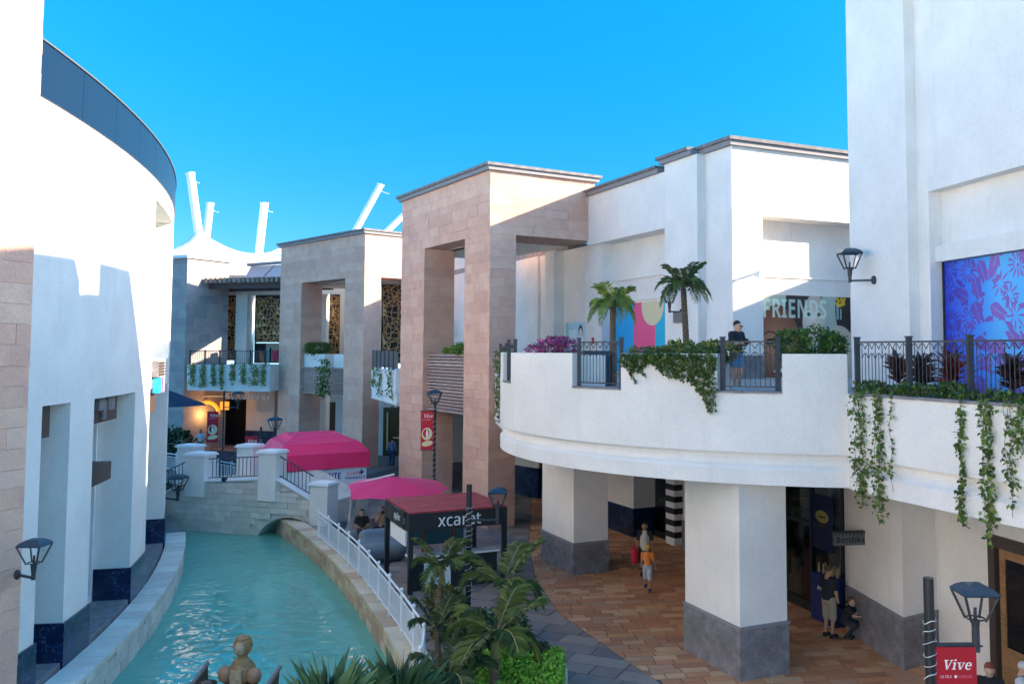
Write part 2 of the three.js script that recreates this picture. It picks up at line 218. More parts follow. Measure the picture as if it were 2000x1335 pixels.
function paving(root, name, mats, side, y0, th, rowW, lenA, lenB, ang, inside) {
  const c = Math.cos(rad(ang)), s = Math.sin(rad(ang)), list = [];
  for (let r = -10; r < 60; r += rowW) {
    let q = -60 + rnd() * 2; const w = rowW;
    while (q < 40) {
      const L = rr(lenA, lenB), j = 0.014; const corners = [[q + j, r + j], [q + L - j, r + j], [q + L - j, r + w - j], [q + j, r + w - j]].map(([a, b]) => [a * c - b * s + 2, a * s + b * c + 12]);
      q += L; const m = corners.reduce((t, p) => [t[0] + p[0] / 4, t[1] + p[1] / 4], [0, 0]);
      if (!inside(m[0], m[1])) continue;
      const e = xEdge(m[1]), sl = (xEdge(m[1] + 0.5) - xEdge(m[1] - 0.5)), poly = clip(corners, (p) => side * (p[0] - e - sl * (p[1] - m[1])) - 0.012);
      if (poly.length < 3) continue; const ar = Math.abs(THREE.ShapeUtils.area(poly.map(([x, d]) => new THREE.Vector2(x, d)))); if (ar < 0.01) continue;
      list.push({ poly, key: ar * 1.5 / (m[1] * m[1] * m[1]), y: y0 + th + (rnd() - 0.5) * 0.005 });
    }
  }
  list.sort((a, b) => b.key - a.key);
  list.slice(0, 300).forEach((t) => mkw(name, prism(t.poly, y0, t.y), pick(mats), root));
  const rest = mkw(name + '_field', list.slice(300).map((t) => { const g = prism(t.poly, y0, t.y), c = pick(mats).color, n = g.attributes.position.count, a = new Float32Array(n * 3); for (let i = 0; i < n; i++) a.set([c.r, c.g, c.b], i * 3); g.setAttribute('color', new THREE.BufferAttribute(a, 3)); return g; }), M.mixedPaver, root); rest.userData.kind = 'stuff';
}
const underRight = (x, d) => x < 13;
{
  const a = thing('arcade_floor', 'orange-brown stone tile floor under the curved balcony', 'floor'); a.userData = { kind: 'structure' };
  const arc = []; for (let d = 13.5; d <= 60; d += 0.5) arc.push([xEdge(d) + 0.002, d]);
  mkw('mortar_bed', prism([[14, 60], [14, 13.5], ...arc], 0.004, 0.01), M.joint, a);
  paving(a, 'floor_tile', M.brick, 1, 0.011, 0.016, 0.3, 0.38, 0.95, 9, (x, d) => x > xEdge(d) - 0.8 && x < 9.6 && d > 16.2 && d < 48);
  const b = thing('plaza_paving', 'dark slate paving beside the canal', 'paving'); b.userData = { kind: 'structure' };
  mkw('mortar_bed', prism([...arc, [-9.5, 60], ...bankFine.filter((p) => p[1] > 13.5 && p[1] < 44).reverse().map(([x, d]) => [x + 0.75, d])], 0.004, 0.009), M.joint, b);
  paving(b, 'slate_slab', M.slate, -1, 0.010, 0.016, 0.62, 0.6, 1.5, -24, (x, d) => x < xEdge(d) + 0.8 && x > bankX(d) + 1.0 && d > 16 && d < 47);
}
// canal walls: coping and face stones
function stoneRun(root, pts, inward, y0, y1, cop, mats, backMat, thick = 0.5) {   // pts along the water edge; inward = sign of the land side
  const L = [0]; for (let i = 1; i < pts.length; i++) L.push(L[i - 1] + Math.hypot(pts[i][0] - pts[i - 1][0], pts[i][1] - pts[i - 1][1]));
  const at = (s) => { let i = 1; while (i < L.length - 1 && L[i] < s) i++; const t = (s - L[i - 1]) / (L[i] - L[i - 1]); return [lerp(pts[i - 1][0], pts[i][0], t), lerp(pts[i - 1][1], pts[i][1], t)]; };
  const nrm = (s) => { const a = at(Math.max(0, s - 0.2)), b = at(Math.min(L.at(-1), s + 0.2)), l = Math.hypot(b[0] - a[0], b[1] - a[1]); return [-(b[1] - a[1]) / l * inward, (b[0] - a[0]) / l * inward]; };
  const off = (s, o) => { const p = at(s), n = nrm(s); return [p[0] + n[0] * o, p[1] + n[1] * o]; };
  const quad = (s0, s1, o0, o1) => [off(s0, o0), off(s1, o0), off(s1, o1), off(s0, o1)];
  for (let s = 0; s < L.at(-1) - 0.3;) { const w = Math.min(rr(0.6, 1.0), L.at(-1) - s); mkw('coping_stone', prism(quad(s + 0.006, s + w - 0.006, -0.05, cop), y1 - 0.1, y1 + rr(0.0, 0.012)), pick(mats), root); s += w; }
  for (let y = y0; y < y1 - 0.12; y += 0.3) for (let s = rnd() * 0.4; s < L.at(-1) - 0.4;) { const w = Math.min(rr(0.45, 0.85), L.at(-1) - s), h = Math.min(0.3, y1 - 0.112 - y); mkw('wall_stone', prism(quad(s + 0.006, s + w - 0.006, rr(-0.02, 0.015), 0.12), y + 0.006, y + h - 0.006), pick(mats), root); s += w; }
  const back = []; for (let s = 0; s < L.at(-1); s += 0.8) back.push(off(s, 0.06)); const bk2 = []; for (let s = 0; s < L.at(-1); s += 0.8) bk2.push(off(s, thick)); mkw('wall_core', prism([...back, ...bk2.reverse()], -1.2, y1 - 0.11), backMat, root);
}
{
  const r = thing('canal_wall', 'warm limestone canal wall under the white fence', 'wall'); r.userData = { kind: 'structure' };
  stoneRun(r, bankFine.filter((p) => p[1] > 14 && p[1] < 46), -1, -0.66, 0.13, 0.62, M.limeWarm, M.limeBack);
  const l = thing('canal_wall', 'pale limestone kerb wall', 'wall'); l.userData = { kind: 'structure' };
  const pts = []; for (let a = 4; a <= 24; a += 1) pts.push(onL(55.7, a)); stoneRun(l, pts, 1, -0.66, 0.2, 0.64, M.lime, M.limeBack, 0.62);
}

// ---------------------------------------------------------------- curved white building by the canal
{
  const t = thing('curved_white_building', 'curved white building with blue metal roof band along the canal', 'building', [-12.5, 0, 24]);
  const A = (R0, R1, a0, a1, y0, y1) => arcBox(LC, R0, R1, a0, a1, y0, y1, 1.2);
  const w = []; const P6 = [[5.6, 6.5], [8.0, 9.55], [13.45, 15.7], [21.5, 34]];
  for (const [a, b] of P6) w.push(A(54, 55, a, b, 0, 6.1));
  w.push(A(54, 55, 5.6, 34, 6.1, 7.0)); for (const [a, b] of [[5.6, 15.7], [21.5, 34]]) w.push(A(54, 55, a, b, 7.0, 12.0)); w.push(A(54, 55, 5.6, 34, 12.0, 12.6));
  mkw('wall', w, M.white, t);
  mkw('added_bounce_wing', prism([[-11.35, 15.93], [-11.9, -36], [-28, -36], [-28, 15.93]], 0, 13.2), M.white, t);       // unseen block added beside and behind the viewer to bounce sunlight into the shade
  mkw('roof', A(30, 53.98, 5.6, 34, 12.3, 12.55), M.concrete, t);
  for (let a = 5.6; a < 33; a += 2.4) { const q = mkw('cap_panel', A(53.9, 55.03, a + 0.008, a + 2.392, 12.61, 13.78), M.cap, t); mkw('cap_edge', A(53.85, 55.06, a, a + 2.4, 13.785, 13.82), M.ironGrey, q); }
  for (const [a, b] of [[5.7, 6.5], [8.0, 9.55], [13.45, 15.7], [21.5, 27]]) mkw('plinth', A(53.96, 55.05, a - 0.05, b + 0.05, 0.01, 1.18), M.marble, t);
  for (const [a, b] of [[6.56, 7.94], [9.61, 13.39], [15.76, 21.44]]) {
    mkw('sill', A(53.98, 55.0, a, b, 0.0, 0.32), M.grey, t);
    const win = mkw('window', A(53.9, 53.96, a - 0.06, b + 0.06, 0.32, 6.1), M.glassDark, t);
    const f = []; for (const k of b - a > 3 ? [0, 0.5, 1] : [0, 1]) { const c = lerp(a + 0.03, b - 0.03, k); f.push(A(53.96, 54.06, c - 0.05, c + 0.05, 0.32, 6.09)); } f.push(A(53.96, 54.06, a, b, 0.33, 0.45)); mkw('window_frame', f, M.whitePaint, win);
  }
  // dark boxes that cross the window recesses
  mkw('transom_box', A(54.07, 54.72, 6.58, 7.6, 5.36, 6.08), M.brown, t); mkw('transom_box', A(54.07, 54.5, 6.58, 7.12, 3.5, 3.98), M.brown, t);
  const q = mkw('transom_box', A(54.07, 54.72, 9.63, 12.6, 5.42, 6.08), M.brown, t); mkw('carved_panel', [A(54.73, 54.84, 10.5, 11.0, 5.75, 6.06), A(54.73, 54.84, 11.3, 11.9, 5.72, 6.06), A(54.73, 54.8, 11.02, 11.28, 5.5, 5.98)], M.grey, q);
  mkw('transom_box', A(54.07, 54.6, 9.63, 12.7, 3.78, 4.25), M.brown, t);
  mkw('transom_box', A(54.07, 54.9, 15.78, 17.8, 5.3, 5.9), M.brown, t); mkw('transom_box', A(54.07, 54.75, 15.78, 17.2, 3.78, 4.25), M.brown, t);
  // high recessed window
  const hw = mkw('window', A(53.95, 54.02, 15.7, 21.5, 7.0, 12.0), std(0.33, 0.4, 0.4, 0.12), t); mkw('window_frame', [17.5, 19.5].map((a) => A(54.02, 54.1, a - 0.05, a + 0.05, 7, 12)), M.whitePaint, hw);
  const v = mkw('vent_louvre', A(54.75, 55.2, 15.9, 17.2, 6.45, 6.95), M.grey, t); for (let k = 0; k < 5; k++) mkw('slat', A(55.2, 55.24, 15.95, 17.15, 6.5 + k * 0.09, 6.55 + k * 0.09), M.brown, v);
  const s = thing('shop_sign', 'small cyan and pink sign on the curved white building', 'sign', [onL(55.2, 16.4)[0], 5.95, onL(55.2, 16.4)[1]]);
  [[16.05, 16.35, std(0.02, 0.45, 0.75, 0.5)], [16.4, 16.7, std(0.02, 0.4, 0.7, 0.5)], [16.75, 17.0, std(0.75, 0.03, 0.3, 0.5)], [17.05, 17.3, M.whitePaint]].forEach(([a, b, m]) => mkw('letter_block', arcBox(LC, 55.02, 55.2, a, b, 5.95, 6.42), m, s));
}
// cladding: courses of stones on a wall rectangle given in a thing's own axes
function courses(rects, hA = 0.3, hB = 0.46, lA = 0.55, lB = 1.35) {
  const out = [];
  for (const R of rects) {
    let y = R.y0;
    while (y < R.y1 - 0.05) {
      let h = rr(hA, hB); if (R.y1 - y - h < 0.18) h = R.y1 - y;
      let s = R.s0;
      while (s < R.s1 - 0.02) { let l = s === R.s0 ? rr(lA * 0.5, lB) : rr(lA, lB); if (R.s1 - s - l < 0.3) l = R.s1 - s; out.push({ R, s0: s, s1: s + l, y0: y, y1: y + h, w: (R.w ?? 1) * l * h }); s += l; }
      y += h;
    }
  }
  return out;
}
function clad(root, rects, mats, name = 'stone', cap = 300, th = 0.05, cs) {
  const all = (cs ?? courses(rects)).sort((a, b) => b.w - a.w), J = 0.003;
  const geo = (c) => { const p = th + rr(-0.008, 0.008), { R } = c; return R.plane === 'x' ? bx(R.at, R.at + R.dir * p, c.y0 + J, c.y1 - J, c.s0 + J, c.s1 - J) : bx(c.s0 + J, c.s1 - J, c.y0 + J, c.y1 - J, R.at, R.at + R.dir * p); };
  all.slice(0, cap).forEach((c) => mk(name, geo(c), pick(mats), root));
  if (all.length > cap) { const o = mk(name + '_cladding', all.slice(cap).map(geo), mats[0], root); o.userData.kind = 'stuff'; }
}
{ // tall stone pillar at the near end of the curved building
  const t = thing('stone_clad_pillar', 'tall tan stone clad pillar with wall lantern at the photo edge', 'pillar', [-10.75, 0, 18.1], -12.8);
  mk('core', bx(-2.4, -0.05, 0, 15.4, -2.2, -0.05), M.tanBack, t);
  clad(t, [{ plane: 'x', at: -0.05, dir: 1, s0: -2.2, s1: 0, y0: 0, y1: 15.4 }], M.tan, 'stone', 300, 0.05, courses([{ plane: 'x', at: -0.05, dir: 1, s0: -2.2, s1: 0, y0: 0, y1: 15.4 }], 0.34, 0.44, 0.6, 1.1));
}
// ---------------------------------------------------------------- footbridge over the canal
{
  const t = thing('stone_arch_bridge', 'low stone arch footbridge with white posts across the canal', 'bridge', [-18.5, 0, 40.5], -17.6);
  const deck = (x) => x < 2 ? lerp(0.35, 1.47, Math.max(0, (x + 0.5) / 2.5)) : x < 6.6 ? lerp(1.47, 1.82, (x - 2) / 4.6) : lerp(1.82, 0.95, Math.min(1, (x - 6.6) / 1.9)), arch = (x) => -1.25 + 1.5 * Math.sqrt(Math.max(0, 1 - Math.pow((x - 7.3) / 1.75, 2)));
  const top = [], bot = []; for (let i = 0; i <= 30; i++) top.push([lerp(-0.5, 9.1, i / 30), deck(lerp(-0.5, 9.1, i / 30))]); bot.push([9.1, -1.25]); for (let i = 0; i <= 24; i++) { const x = lerp(9.049, 5.551, i / 24); bot.push([x, arch(x)]); } bot.push([-0.5, -1.26]);
  mk('span', plate([...bot, ...top], [], 0.05, 3.4), M.lime[1], t);
  for (let y = -0.6; y < 1.8; y += 0.245) for (let x = -0.5 + rnd() * 0.3; x < 9.1;) { const w = Math.min(rr(0.45, 1.0), 9.1 - x), m = x + w / 2; const y0 = y + 0.006, y1 = Math.min(y + 0.239, deck(x) - 0.02, deck(x + w) - 0.02); if (w > 0.15 && y1 - y0 > 0.06 && y0 > Math.max(arch(x), arch(x + w), arch(m)) - 0.02) mk('stone', bx(x + 0.006, x + w - 0.006, y0, y1, rr(-0.03, -0.005), 0.05), pick(M.lime), t); x += w; }
  const cope = []; for (let i = 0; i < 30; i++) cope.push([top[i], top[i + 1]]);
  mk('coping', cope.map(([a, b]) => { const g = plate([[a[0], a[1]], [b[0], b[1]], [b[0], b[1] + 0.07], [a[0], a[1] + 0.07]], [], -0.06, 0.34); return g; }), M.whitePaint, t);
  const post = (x0, x1, y0, y1, d0) => { const p = mk('post', bx(x0, x1, y0, y1, d0, d0 + 0.8), M.white, t); mk('post_cap', [bx(x0 - 0.07, x1 + 0.07, y1 + 0.001, y1 + 0.07, d0 - 0.07, d0 + 0.87), bx(x0 - 0.02, x1 + 0.02, y1 + 0.071, y1 + 0.13, d0 - 0.02, d0 + 0.82)], M.whitePaint, p); };
  post(2.02, 3.0, 0.9, 2.66, -0.1); post(5.78, 6.64, 0.9, 2.9, -0.1); post(8.35, 9.2, -0.2, 1.66, -0.1); post(-0.6, 0.3, 0.2, 2.68, 2.4); post(3.15, 4.0, 0.8, 2.86, 1.9); post(6.1, 6.9, -0.2, 1.55, 2.5); post(-0.9, -0.1, 0, 1.4, -0.1);
  const rail = (xa, xb, d) => { const ya = deck(xa) + 0.12, yb = deck(xb) + 0.12, r = mk('hand_rail', [bar(V3(xa, ya + 0.86, d), V3(xb, yb + 0.86, d), 0.05, 0.04), bar(V3(xa, ya + 0.04, d), V3(xb, yb + 0.04, d), 0.04, 0.03)], M.iron, t); const n = Math.round((xb - xa) / 0.19); for (let i = 1; i < n; i++) { const x = lerp(xa, xb, i / n), y = lerp(ya, yb, i / n); mk('baluster', bx(x - 0.011, x + 0.011, y + 0.05, y + 0.86, d - 0.011, d + 0.011), M.iron, t); } };
  rail(-0.1, 2.0, 0.2); rail(3.02, 5.76, 0.2); rail(6.66, 8.33, 0.2); rail(0.32, 3.13, 2.4);
  mk('spot_box', [bx(3.95, 4.12, 1.62, 1.8, -0.12, 0.05)], M.black, t); mk('spot_box', [bx(1.6, 1.75, 1.2, 1.36, -0.12, 0.05)], M.black, t);
}
// white railing along the canal
function picketFence(label, pts, h, group) {
  const t = thing('canal_fence', label, 'fence', [pts[0][0], 0, pts[0][1]], 0, group), y0 = 0.14;
  const cv = new THREE.CatmullRomCurve3(pts.map(([x, d]) => V3(x, y0, d))), L = cv.getLength(), up = (p, y) => p.clone().setY(y0 + y);
  const n = Math.round(L / 0.13), per = 12; const P = cv.getSpacedPoints(n);
  mkw('top_rail', tube(P.filter((_, i) => i % 3 === 0 || i === n).map((p) => up(p, h)), 0.03, n, 6), M.whitePaint, t); mkw('mid_rail', tube(P.filter((_, i) => i % 3 === 0 || i === n).map((p) => up(p, h - 0.16)), 0.018, n, 5), M.whitePaint, t); mkw('bottom_rail', tube(P.filter((_, i) => i % 3 === 0 || i === n).map((p) => up(p, 0.12)), 0.022, n, 5), M.whitePaint, t);
  P.forEach((p, i) => { if (i % per === 0) { const q = mkw('post', cyl(up(p, 0), up(p, h + 0.05), 0.035, 0.035, 8), M.whitePaint, t); mkw('finial', ball(p.x, y0 + h + 0.09, -p.z, 0.05), M.whitePaint, q); } else mkw('picket', cyl(up(p, 0.12), up(p, h - 0.15), 0.012, 0.012, 5), M.whitePaint, t); });
}
picketFence('white metal picket fence along the canal from the bridge to the palms', bankFine.filter((p) => p[1] > 15 && p[1] < 36.6).map(([x, d]) => [x + 0.3, d]).filter((_, i) => i % 2 === 0), 1.0);
picketFence('white fence beyond the footbridge beside the shrubs', [[-14.3, 44.4], [-17, 48.2], [-20.5, 51.5], [-26, 55.5], [-31, 57.5]], 1.0);
// ---------------------------------------------------------------- tan stone portals
function cornice(root, outline, y, mats = [M.trim, M.trimTop]) {        // outline [[x0,x1,d0,d1]...] boxes
  const c = mk('cornice', outline.map(([a, b, c_, d]) => bx(a - 0.16, b + 0.16, y, y + 0.17, c_ - 0.16, d + 0.16)), mats[0], root);
  mk('cornice_lip', outline.map(([a, b, c_, d]) => bx(a - 0.26, b + 0.26, y + 0.171, y + 0.29, c_ - 0.26, d + 0.26)), mats[1], c);
}
function portal(label, at, turn, p) {
  const t = thing('stone_portal', label, 'portal', at, turn), { L, Wd, lin, top, r, l0, rx, slab, slat } = p, mats = p.mats ?? M.tan, I = 0.05;
  // legs and lintel block as a core, stones in front
  mk('core', [bx(I, rx, 0, lin, I, r), bx(I, 1.6, 0, lin, l0, L - I), bx(I, Wd, lin + 0.002, top, I, L - I)], M.tanBack, t);
  mk('soffit', [bx(rx + 0.01, Wd - 0.02, lin - 0.03, lin, r + 0.01, L - 0.1), bx(1.61, rx, lin - 0.03, lin, r + 0.01, L - 0.1)], M.cream, t);
  const R = [
    { plane: 'x', at: I, dir: -1, s0: 0, s1: r, y0: 0, y1: lin, w: 1.2 }, { plane: 'x', at: I, dir: -1, s0: l0, s1: L, y0: 0, y1: lin, w: 1.1 }, { plane: 'x', at: I, dir: -1, s0: 0, s1: L, y0: lin, y1: top, w: 1.3 },
    { plane: 'z', at: I, dir: -1, s0: 0, s1: rx, y0: 0, y1: lin, w: 1.1 }, { plane: 'z', at: I, dir: -1, s0: 0, s1: Wd, y0: lin, y1: top, w: 1.3 },
    { plane: 'z', at: l0, dir: -1, s0: 0, s1: 1.6, y0: 0, y1: lin, w: 1 }, { plane: 'x', at: rx, dir: 1, s0: 0, s1: r, y0: 0, y1: lin, w: 0.1 }, { plane: 'z', at: r, dir: 1, s0: 0, s1: rx, y0: 0, y1: lin, w: 0.1 },
  ];
  clad(t, R, mats, 'stone', 300, I, courses(R, p.hA ?? 0.34, p.hB ?? 0.5, p.lA ?? 0.7, p.lB ?? 1.7));
  cornice(t, [[0, Wd, 0, L]], top);
  // balcony front of horizontal slats between the legs
  const n = Math.round((slat[1] - slat[0]) / 0.148); mk('balcony_beam', bx(0.35, 1.2, slat[0], slat[1] - 0.03, r + 0.002, l0 - 0.06), M.brown, t);
  for (let i = 0; i < n; i++) { const y = lerp(slat[0], slat[1], i / n); mk('slat', bx(0.2 + rr(-0.012, 0.012), 0.34, y + 0.012, y + 0.108, r + 0.01, l0 - 0.06), pick(M.woodPink), t); }
  return t;
}
const portal1 = portal('nearer tan stone portal joined to the white building with dark cornice', [-3.06, 0, 37.1], 32, { L: 9.75, Wd: 5.25, lin: 12.2, top: 14.86, r: 2.35, l0: 6.9, rx: 1.2, slat: [4.5, 7.18] });
const portal2 = portal('farther tan stone portal behind the pink tent', [-12.47, 0, 56.02], 44, { L: 11.3, Wd: 5.4, lin: 11.95, top: 14.66, r: 2.3, l0: 8.2, rx: 1.15, slat: [4.36, 6.18], hA: 0.4, hB: 0.6, lA: 0.9, lB: 2.1 });
{ // grey stone tower far left
  const t = thing('stone_tower', 'grey stone clad tower below the white tent roof', 'tower', [-27.4, 0, 65], 63);
  mk('core', bx(0.05, 3.9, 0, 14.0, 0.05, 5), M.tanBack, t);
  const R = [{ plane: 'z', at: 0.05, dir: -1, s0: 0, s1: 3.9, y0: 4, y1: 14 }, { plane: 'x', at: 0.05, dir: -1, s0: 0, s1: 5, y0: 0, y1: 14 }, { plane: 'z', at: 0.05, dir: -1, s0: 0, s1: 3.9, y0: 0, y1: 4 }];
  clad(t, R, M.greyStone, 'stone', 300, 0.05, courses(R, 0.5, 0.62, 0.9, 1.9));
  mk('cornice', bx(-0.2, 4.1, 14.0, 14.22, -0.2, 5.2), M.membrane, t);
}

// ---------------------------------------------------------------- white building with the murals (origin: its front corner)
const WB = thing('white_building', 'white stucco building with dark cornice behind the curved terrace', 'building', [5.85, 0, 30.8], 26);
{
  const t = WB, F = 6.3;
  mk('wall', [
    bx(0, 1.3, F, 14.45, 0, 1.6), bx(1.3, 12, 12.08, 14.45, 0, 1.3), bx(1.3, 12, F, 12.08, 0.9, 1.3),        // right face
    bx(-0.35, 0.6, F, 14.45, 1.6, 3.78), bx(-0.35, 0.5, 12.0, 14.18, 3.78, 10.2), bx(0.5, 0.9, F, 12.0, 3.78, 9.3), bx(-0.1, 0.9, F, 12.0, 9.3, 10.9),   // left face
    bx(0.45, 0.9, F, 12.2, 10.9, 17), bx(-0.1, 0.9, F, 12.2, 14.2, 15.2), bx(0.3, 0.9, F, 12.2, 17, 40),
  ], M.white, t);
  mk('roof', [bx(0.1, 12, 14.1, 14.44, 0.6, 14), bx(0.6, 12, 12.2, 12.6, 14, 40)], M.concrete, t);
  mkw('side_wing', prism([[12.2, 33.35], [22, 33.1], [22, 44], [12.2, 44]], 6.3, 14.2), M.white, t);
  mkw('ground_floor_core', prism([[13.5, 8], [20, 8], [20, 68], [-5, 68], [1.5, 54], [6.5, 42], [10.9, 32], [12.4, 22]], 0.03, 4.415), M.cream, t);
  mk('core', bx(2.2, 13, 6.4, 12.15, 2.2, 44), M.cream, t);
  mk('recess_ledge', [bx(0.43, 0.5, 9.42, 9.5, 3.79, 9.29), bx(0.4, 0.5, 10.35, 10.4, 3.79, 9.29), bx(1.31, 11.9, 10.0, 10.05, 0.85, 0.9)], M.white, t);
  mk('wainscot', [bx(-0.04, 1.29, 6.34, 7.16, -0.05, 0), bx(-0.05, -0.002, 6.34, 7.16, -0.05, 1.59), bx(-0.4, -0.352, 6.34, 7.16, 1.56, 3.8)], M.grey, t);
  cornice(t, [[0, 12, 0, 1.6], [-0.35, 12, 1.601, 3.78]].map(([a, b, c, d]) => [a, b, c, d]).slice(0, 1), 14.45);
  mk('cornice', [bx(-0.51, 3, 14.452, 14.618, 1.78, 3.94)], M.trim, t); mk('cornice_lip', [bx(-0.61, 3, 14.622, 14.738, 1.87, 4.04)], M.trimTop, t);
  mk('cornice', [bx(-0.51, 3, 14.18, 14.35, 4.05, 10.3)], M.trim, t); mk('cornice_lip', [bx(-0.61, 3, 14.351, 14.45, 4.06, 10.3)], M.trimTop, t);
  const cam = mk('camera_arm', [cyl(V3(0.05, 9.72, 0.1), V3(0.62, 9.98, -0.55), 0.035)], M.whitePaint, t); mk('camera_head', [ball(0.66, 9.98, -0.6, 0.12, 0.1, 0.12), bx(0.55, 0.75, 9.83, 9.93, -0.75, -0.5)], M.whitePaint, cam);
  mk('junction_box', bx(-0.5, -0.352, 8.35, 8.75, 2.3, 3.0), M.ironGrey, t);
  mk('notice', [bx(-0.13, -0.102, 8.15, 8.4, 10.0, 10.2)], M.paper, t); mk('notice', [bx(-0.13, -0.102, 7.6, 7.9, 10.0, 10.2)], M.signRed, t);
}
function panel(name, label, category, parent, w, h, x, y, d, turn, mat, frameMat) { // flat print in the axes of `parent`, facing -depth when turn = 0
  const t = new THREE.Group(); t.name = numbered(name); scene.add(t); parent.updateWorldMatrix(true, false);
  const p = V3(x, y, d).applyMatrix4(parent.matrixWorld); t.position.copy(p); t.rotation.y = parent.rotation.y + rad(turn); tag(t, label, category);
  const m = new THREE.Mesh(board(w, h, 0.03), mat); m.name = 'print'; m.castShadow = m.receiveShadow = true; t.add(m);
  if (frameMat) mk('frame', [bx(-w / 2 - 0.05, w / 2 + 0.05, h / 2 + 0.002, h / 2 + 0.05, -0.04, 0.03), bx(-w / 2 - 0.05, w / 2 + 0.05, -h / 2 - 0.05, -h / 2 - 0.002, -0.04, 0.03), bx(-w / 2 - 0.05, -w / 2 - 0.002, -h / 2, h / 2, -0.04, 0.03), bx(w / 2 + 0.002, w / 2 + 0.05, -h / 2, h / 2, -0.04, 0.03)], frameMat, t);
  return t;
}
// mural with bold shapes: cyan, pink and cream
panel('wall_mural', 'cyan, pink and cream mural behind the terrace palms', 'mural', WB, 5.15, 2.9, 0.47, 7.87, 6.62, -90, print(640, 380, (c, w, h) => {
  c.fillStyle = '#12a5e6'; c.fillRect(0, 0, w, h); c.fillStyle = '#18b6dc'; c.fillRect(w * 0.66, 0, w * 0.34, h);
  c.fillStyle = '#f0598f'; c.fillRect(w * 0.33, 0, w * 0.33, h); c.fillStyle = '#dcd2ad'; c.beginPath(); c.arc(w * 0.62, h * 0.06, w * 0.165, 0, 7); c.fill();
  c.fillStyle = '#12a5e6'; c.beginPath(); c.moveTo(w * 0.44, h); c.lineTo(w * 0.5, h * 0.62); c.lineTo(w * 0.56, h); c.fill(); c.fillStyle = '#e9c9b0'; c.beginPath(); c.moveTo(w * 0.74, h); c.quadraticCurveTo(w * 0.8, h * 0.55, w * 0.84, h * 0.58); c.quadraticCurveTo(w * 0.9, h * 0.7, w * 0.9, h); c.fill();
}));
panel('billboard', 'billboard with smiling faces and the word FRIENDS', 'billboard', WB, 4.2, 3.02, 4.05, 7.86, 0.87, 0, print(840, 600, (c, w, h) => {
  let r = mulberry(5); c.fillStyle = '#a9b9ad'; c.fillRect(0, 0, w, h);
  c.fillStyle = '#2a1f22'; c.beginPath(); c.ellipse(380, 60, 170, 330, 0.2, 0, 7); c.fill(); c.fillStyle = '#241c1c'; c.beginPath(); c.ellipse(800, 60, 110, 230, 0.1, 0, 7); c.fill();
  const face = (x, y, rx, ry, a, col, dk, lip, eye) => { const g = c.createRadialGradient(x - rx * 0.2, y - ry * 0.1, 20, x, y, ry); g.addColorStop(0, col); g.addColorStop(1, dk); c.fillStyle = g; c.beginPath(); c.ellipse(x, y, rx, ry, a, 0, 7); c.fill(); c.fillStyle = eye; for (const s of [-1, 1]) { c.beginPath(); c.ellipse(x + s * rx * 0.42, y - ry * 0.18, rx * 0.2, ry * 0.07, a, 0, 7); c.fill(); c.save(); c.lineWidth = 12; c.strokeStyle = dk; c.beginPath(); c.ellipse(x + s * rx * 0.42, y - ry * 0.3, rx * 0.28, ry * 0.1, a, 3.4, 6); c.stroke(); c.restore(); } c.fillStyle = dk; c.beginPath(); c.ellipse(x, y + ry * 0.16, rx * 0.2, ry * 0.1, a, 0, 3.14); c.fill(); c.fillStyle = lip; c.beginPath(); c.ellipse(x, y + ry * 0.48, rx * 0.36, ry * 0.1, a, 0, 7); c.fill(); c.fillStyle = '#fff4ec'; c.beginPath(); c.ellipse(x, y + ry * 0.45, rx * 0.28, ry * 0.045, a, 0, 7); c.fill(); };
  face(480, 170, 110, 190, 0.1, '#e5dccb', '#b9a898', '#7c3138', '#38302c'); face(690, 470, 190, 260, 0.25, '#e3dccb', '#bcb3a2', '#b0606a', '#3a332e'); face(150, 400, 210, 330, -0.1, '#c98d62', '#5b3024', '#8d3a36', '#1c1210');
  c.fillStyle = '#d8b420'; for (let i = 0; i < 40; i++) { c.beginPath(); c.arc(740 + (r() - 0.5) * 90, 40 + (r() - 0.5) * 60, 9, 0, 7); c.fill(); }
  c.globalAlpha = 0.78; c.fillStyle = '#d3efe0'; c.font = 'bold 190px sans-serif'; c.save(); c.scale(0.78, 1); c.fillText('FRIENDS', -6, 165); c.restore(); c.fillStyle = '#a9d2d6'; c.fillRect(700, 60, 22, 110); c.fillRect(735, 90, 16, 80); c.globalAlpha = 1;
}));
panel('wall_poster', 'pale blue fashion poster in the recess behind the bougainvillea', 'poster', WB, 2.6, 1.5, 0.42, 7.9, 12.55, -90, print(420, 240, (c, w, h) => { c.fillStyle = '#a8d8ea'; c.fillRect(0, 0, w, h); c.fillStyle = '#7fd6d0'; c.fillRect(0, 0, 40, h); c.strokeStyle = '#d9f0f6'; c.lineWidth = 8; for (let i = 0; i < 5; i++) c.strokeRect(60 + i * 26, 60, 12, 120); c.fillStyle = '#3c3a44'; c.beginPath(); c.ellipse(250, 60, 34, 42, 0, 0, 7); c.fill(); c.fillStyle = '#e2cfc4'; c.beginPath(); c.ellipse(250, 75, 22, 30, 0, 0, 7); c.fill(); c.fillStyle = '#eef0f2'; c.fillRect(205, 110, 90, 130); c.fillStyle = '#5a4d58'; c.fillRect(340, 40, 30, 200); c.fillStyle = '#d6b6a8'; c.fillRect(375, 60, 22, 180); }));

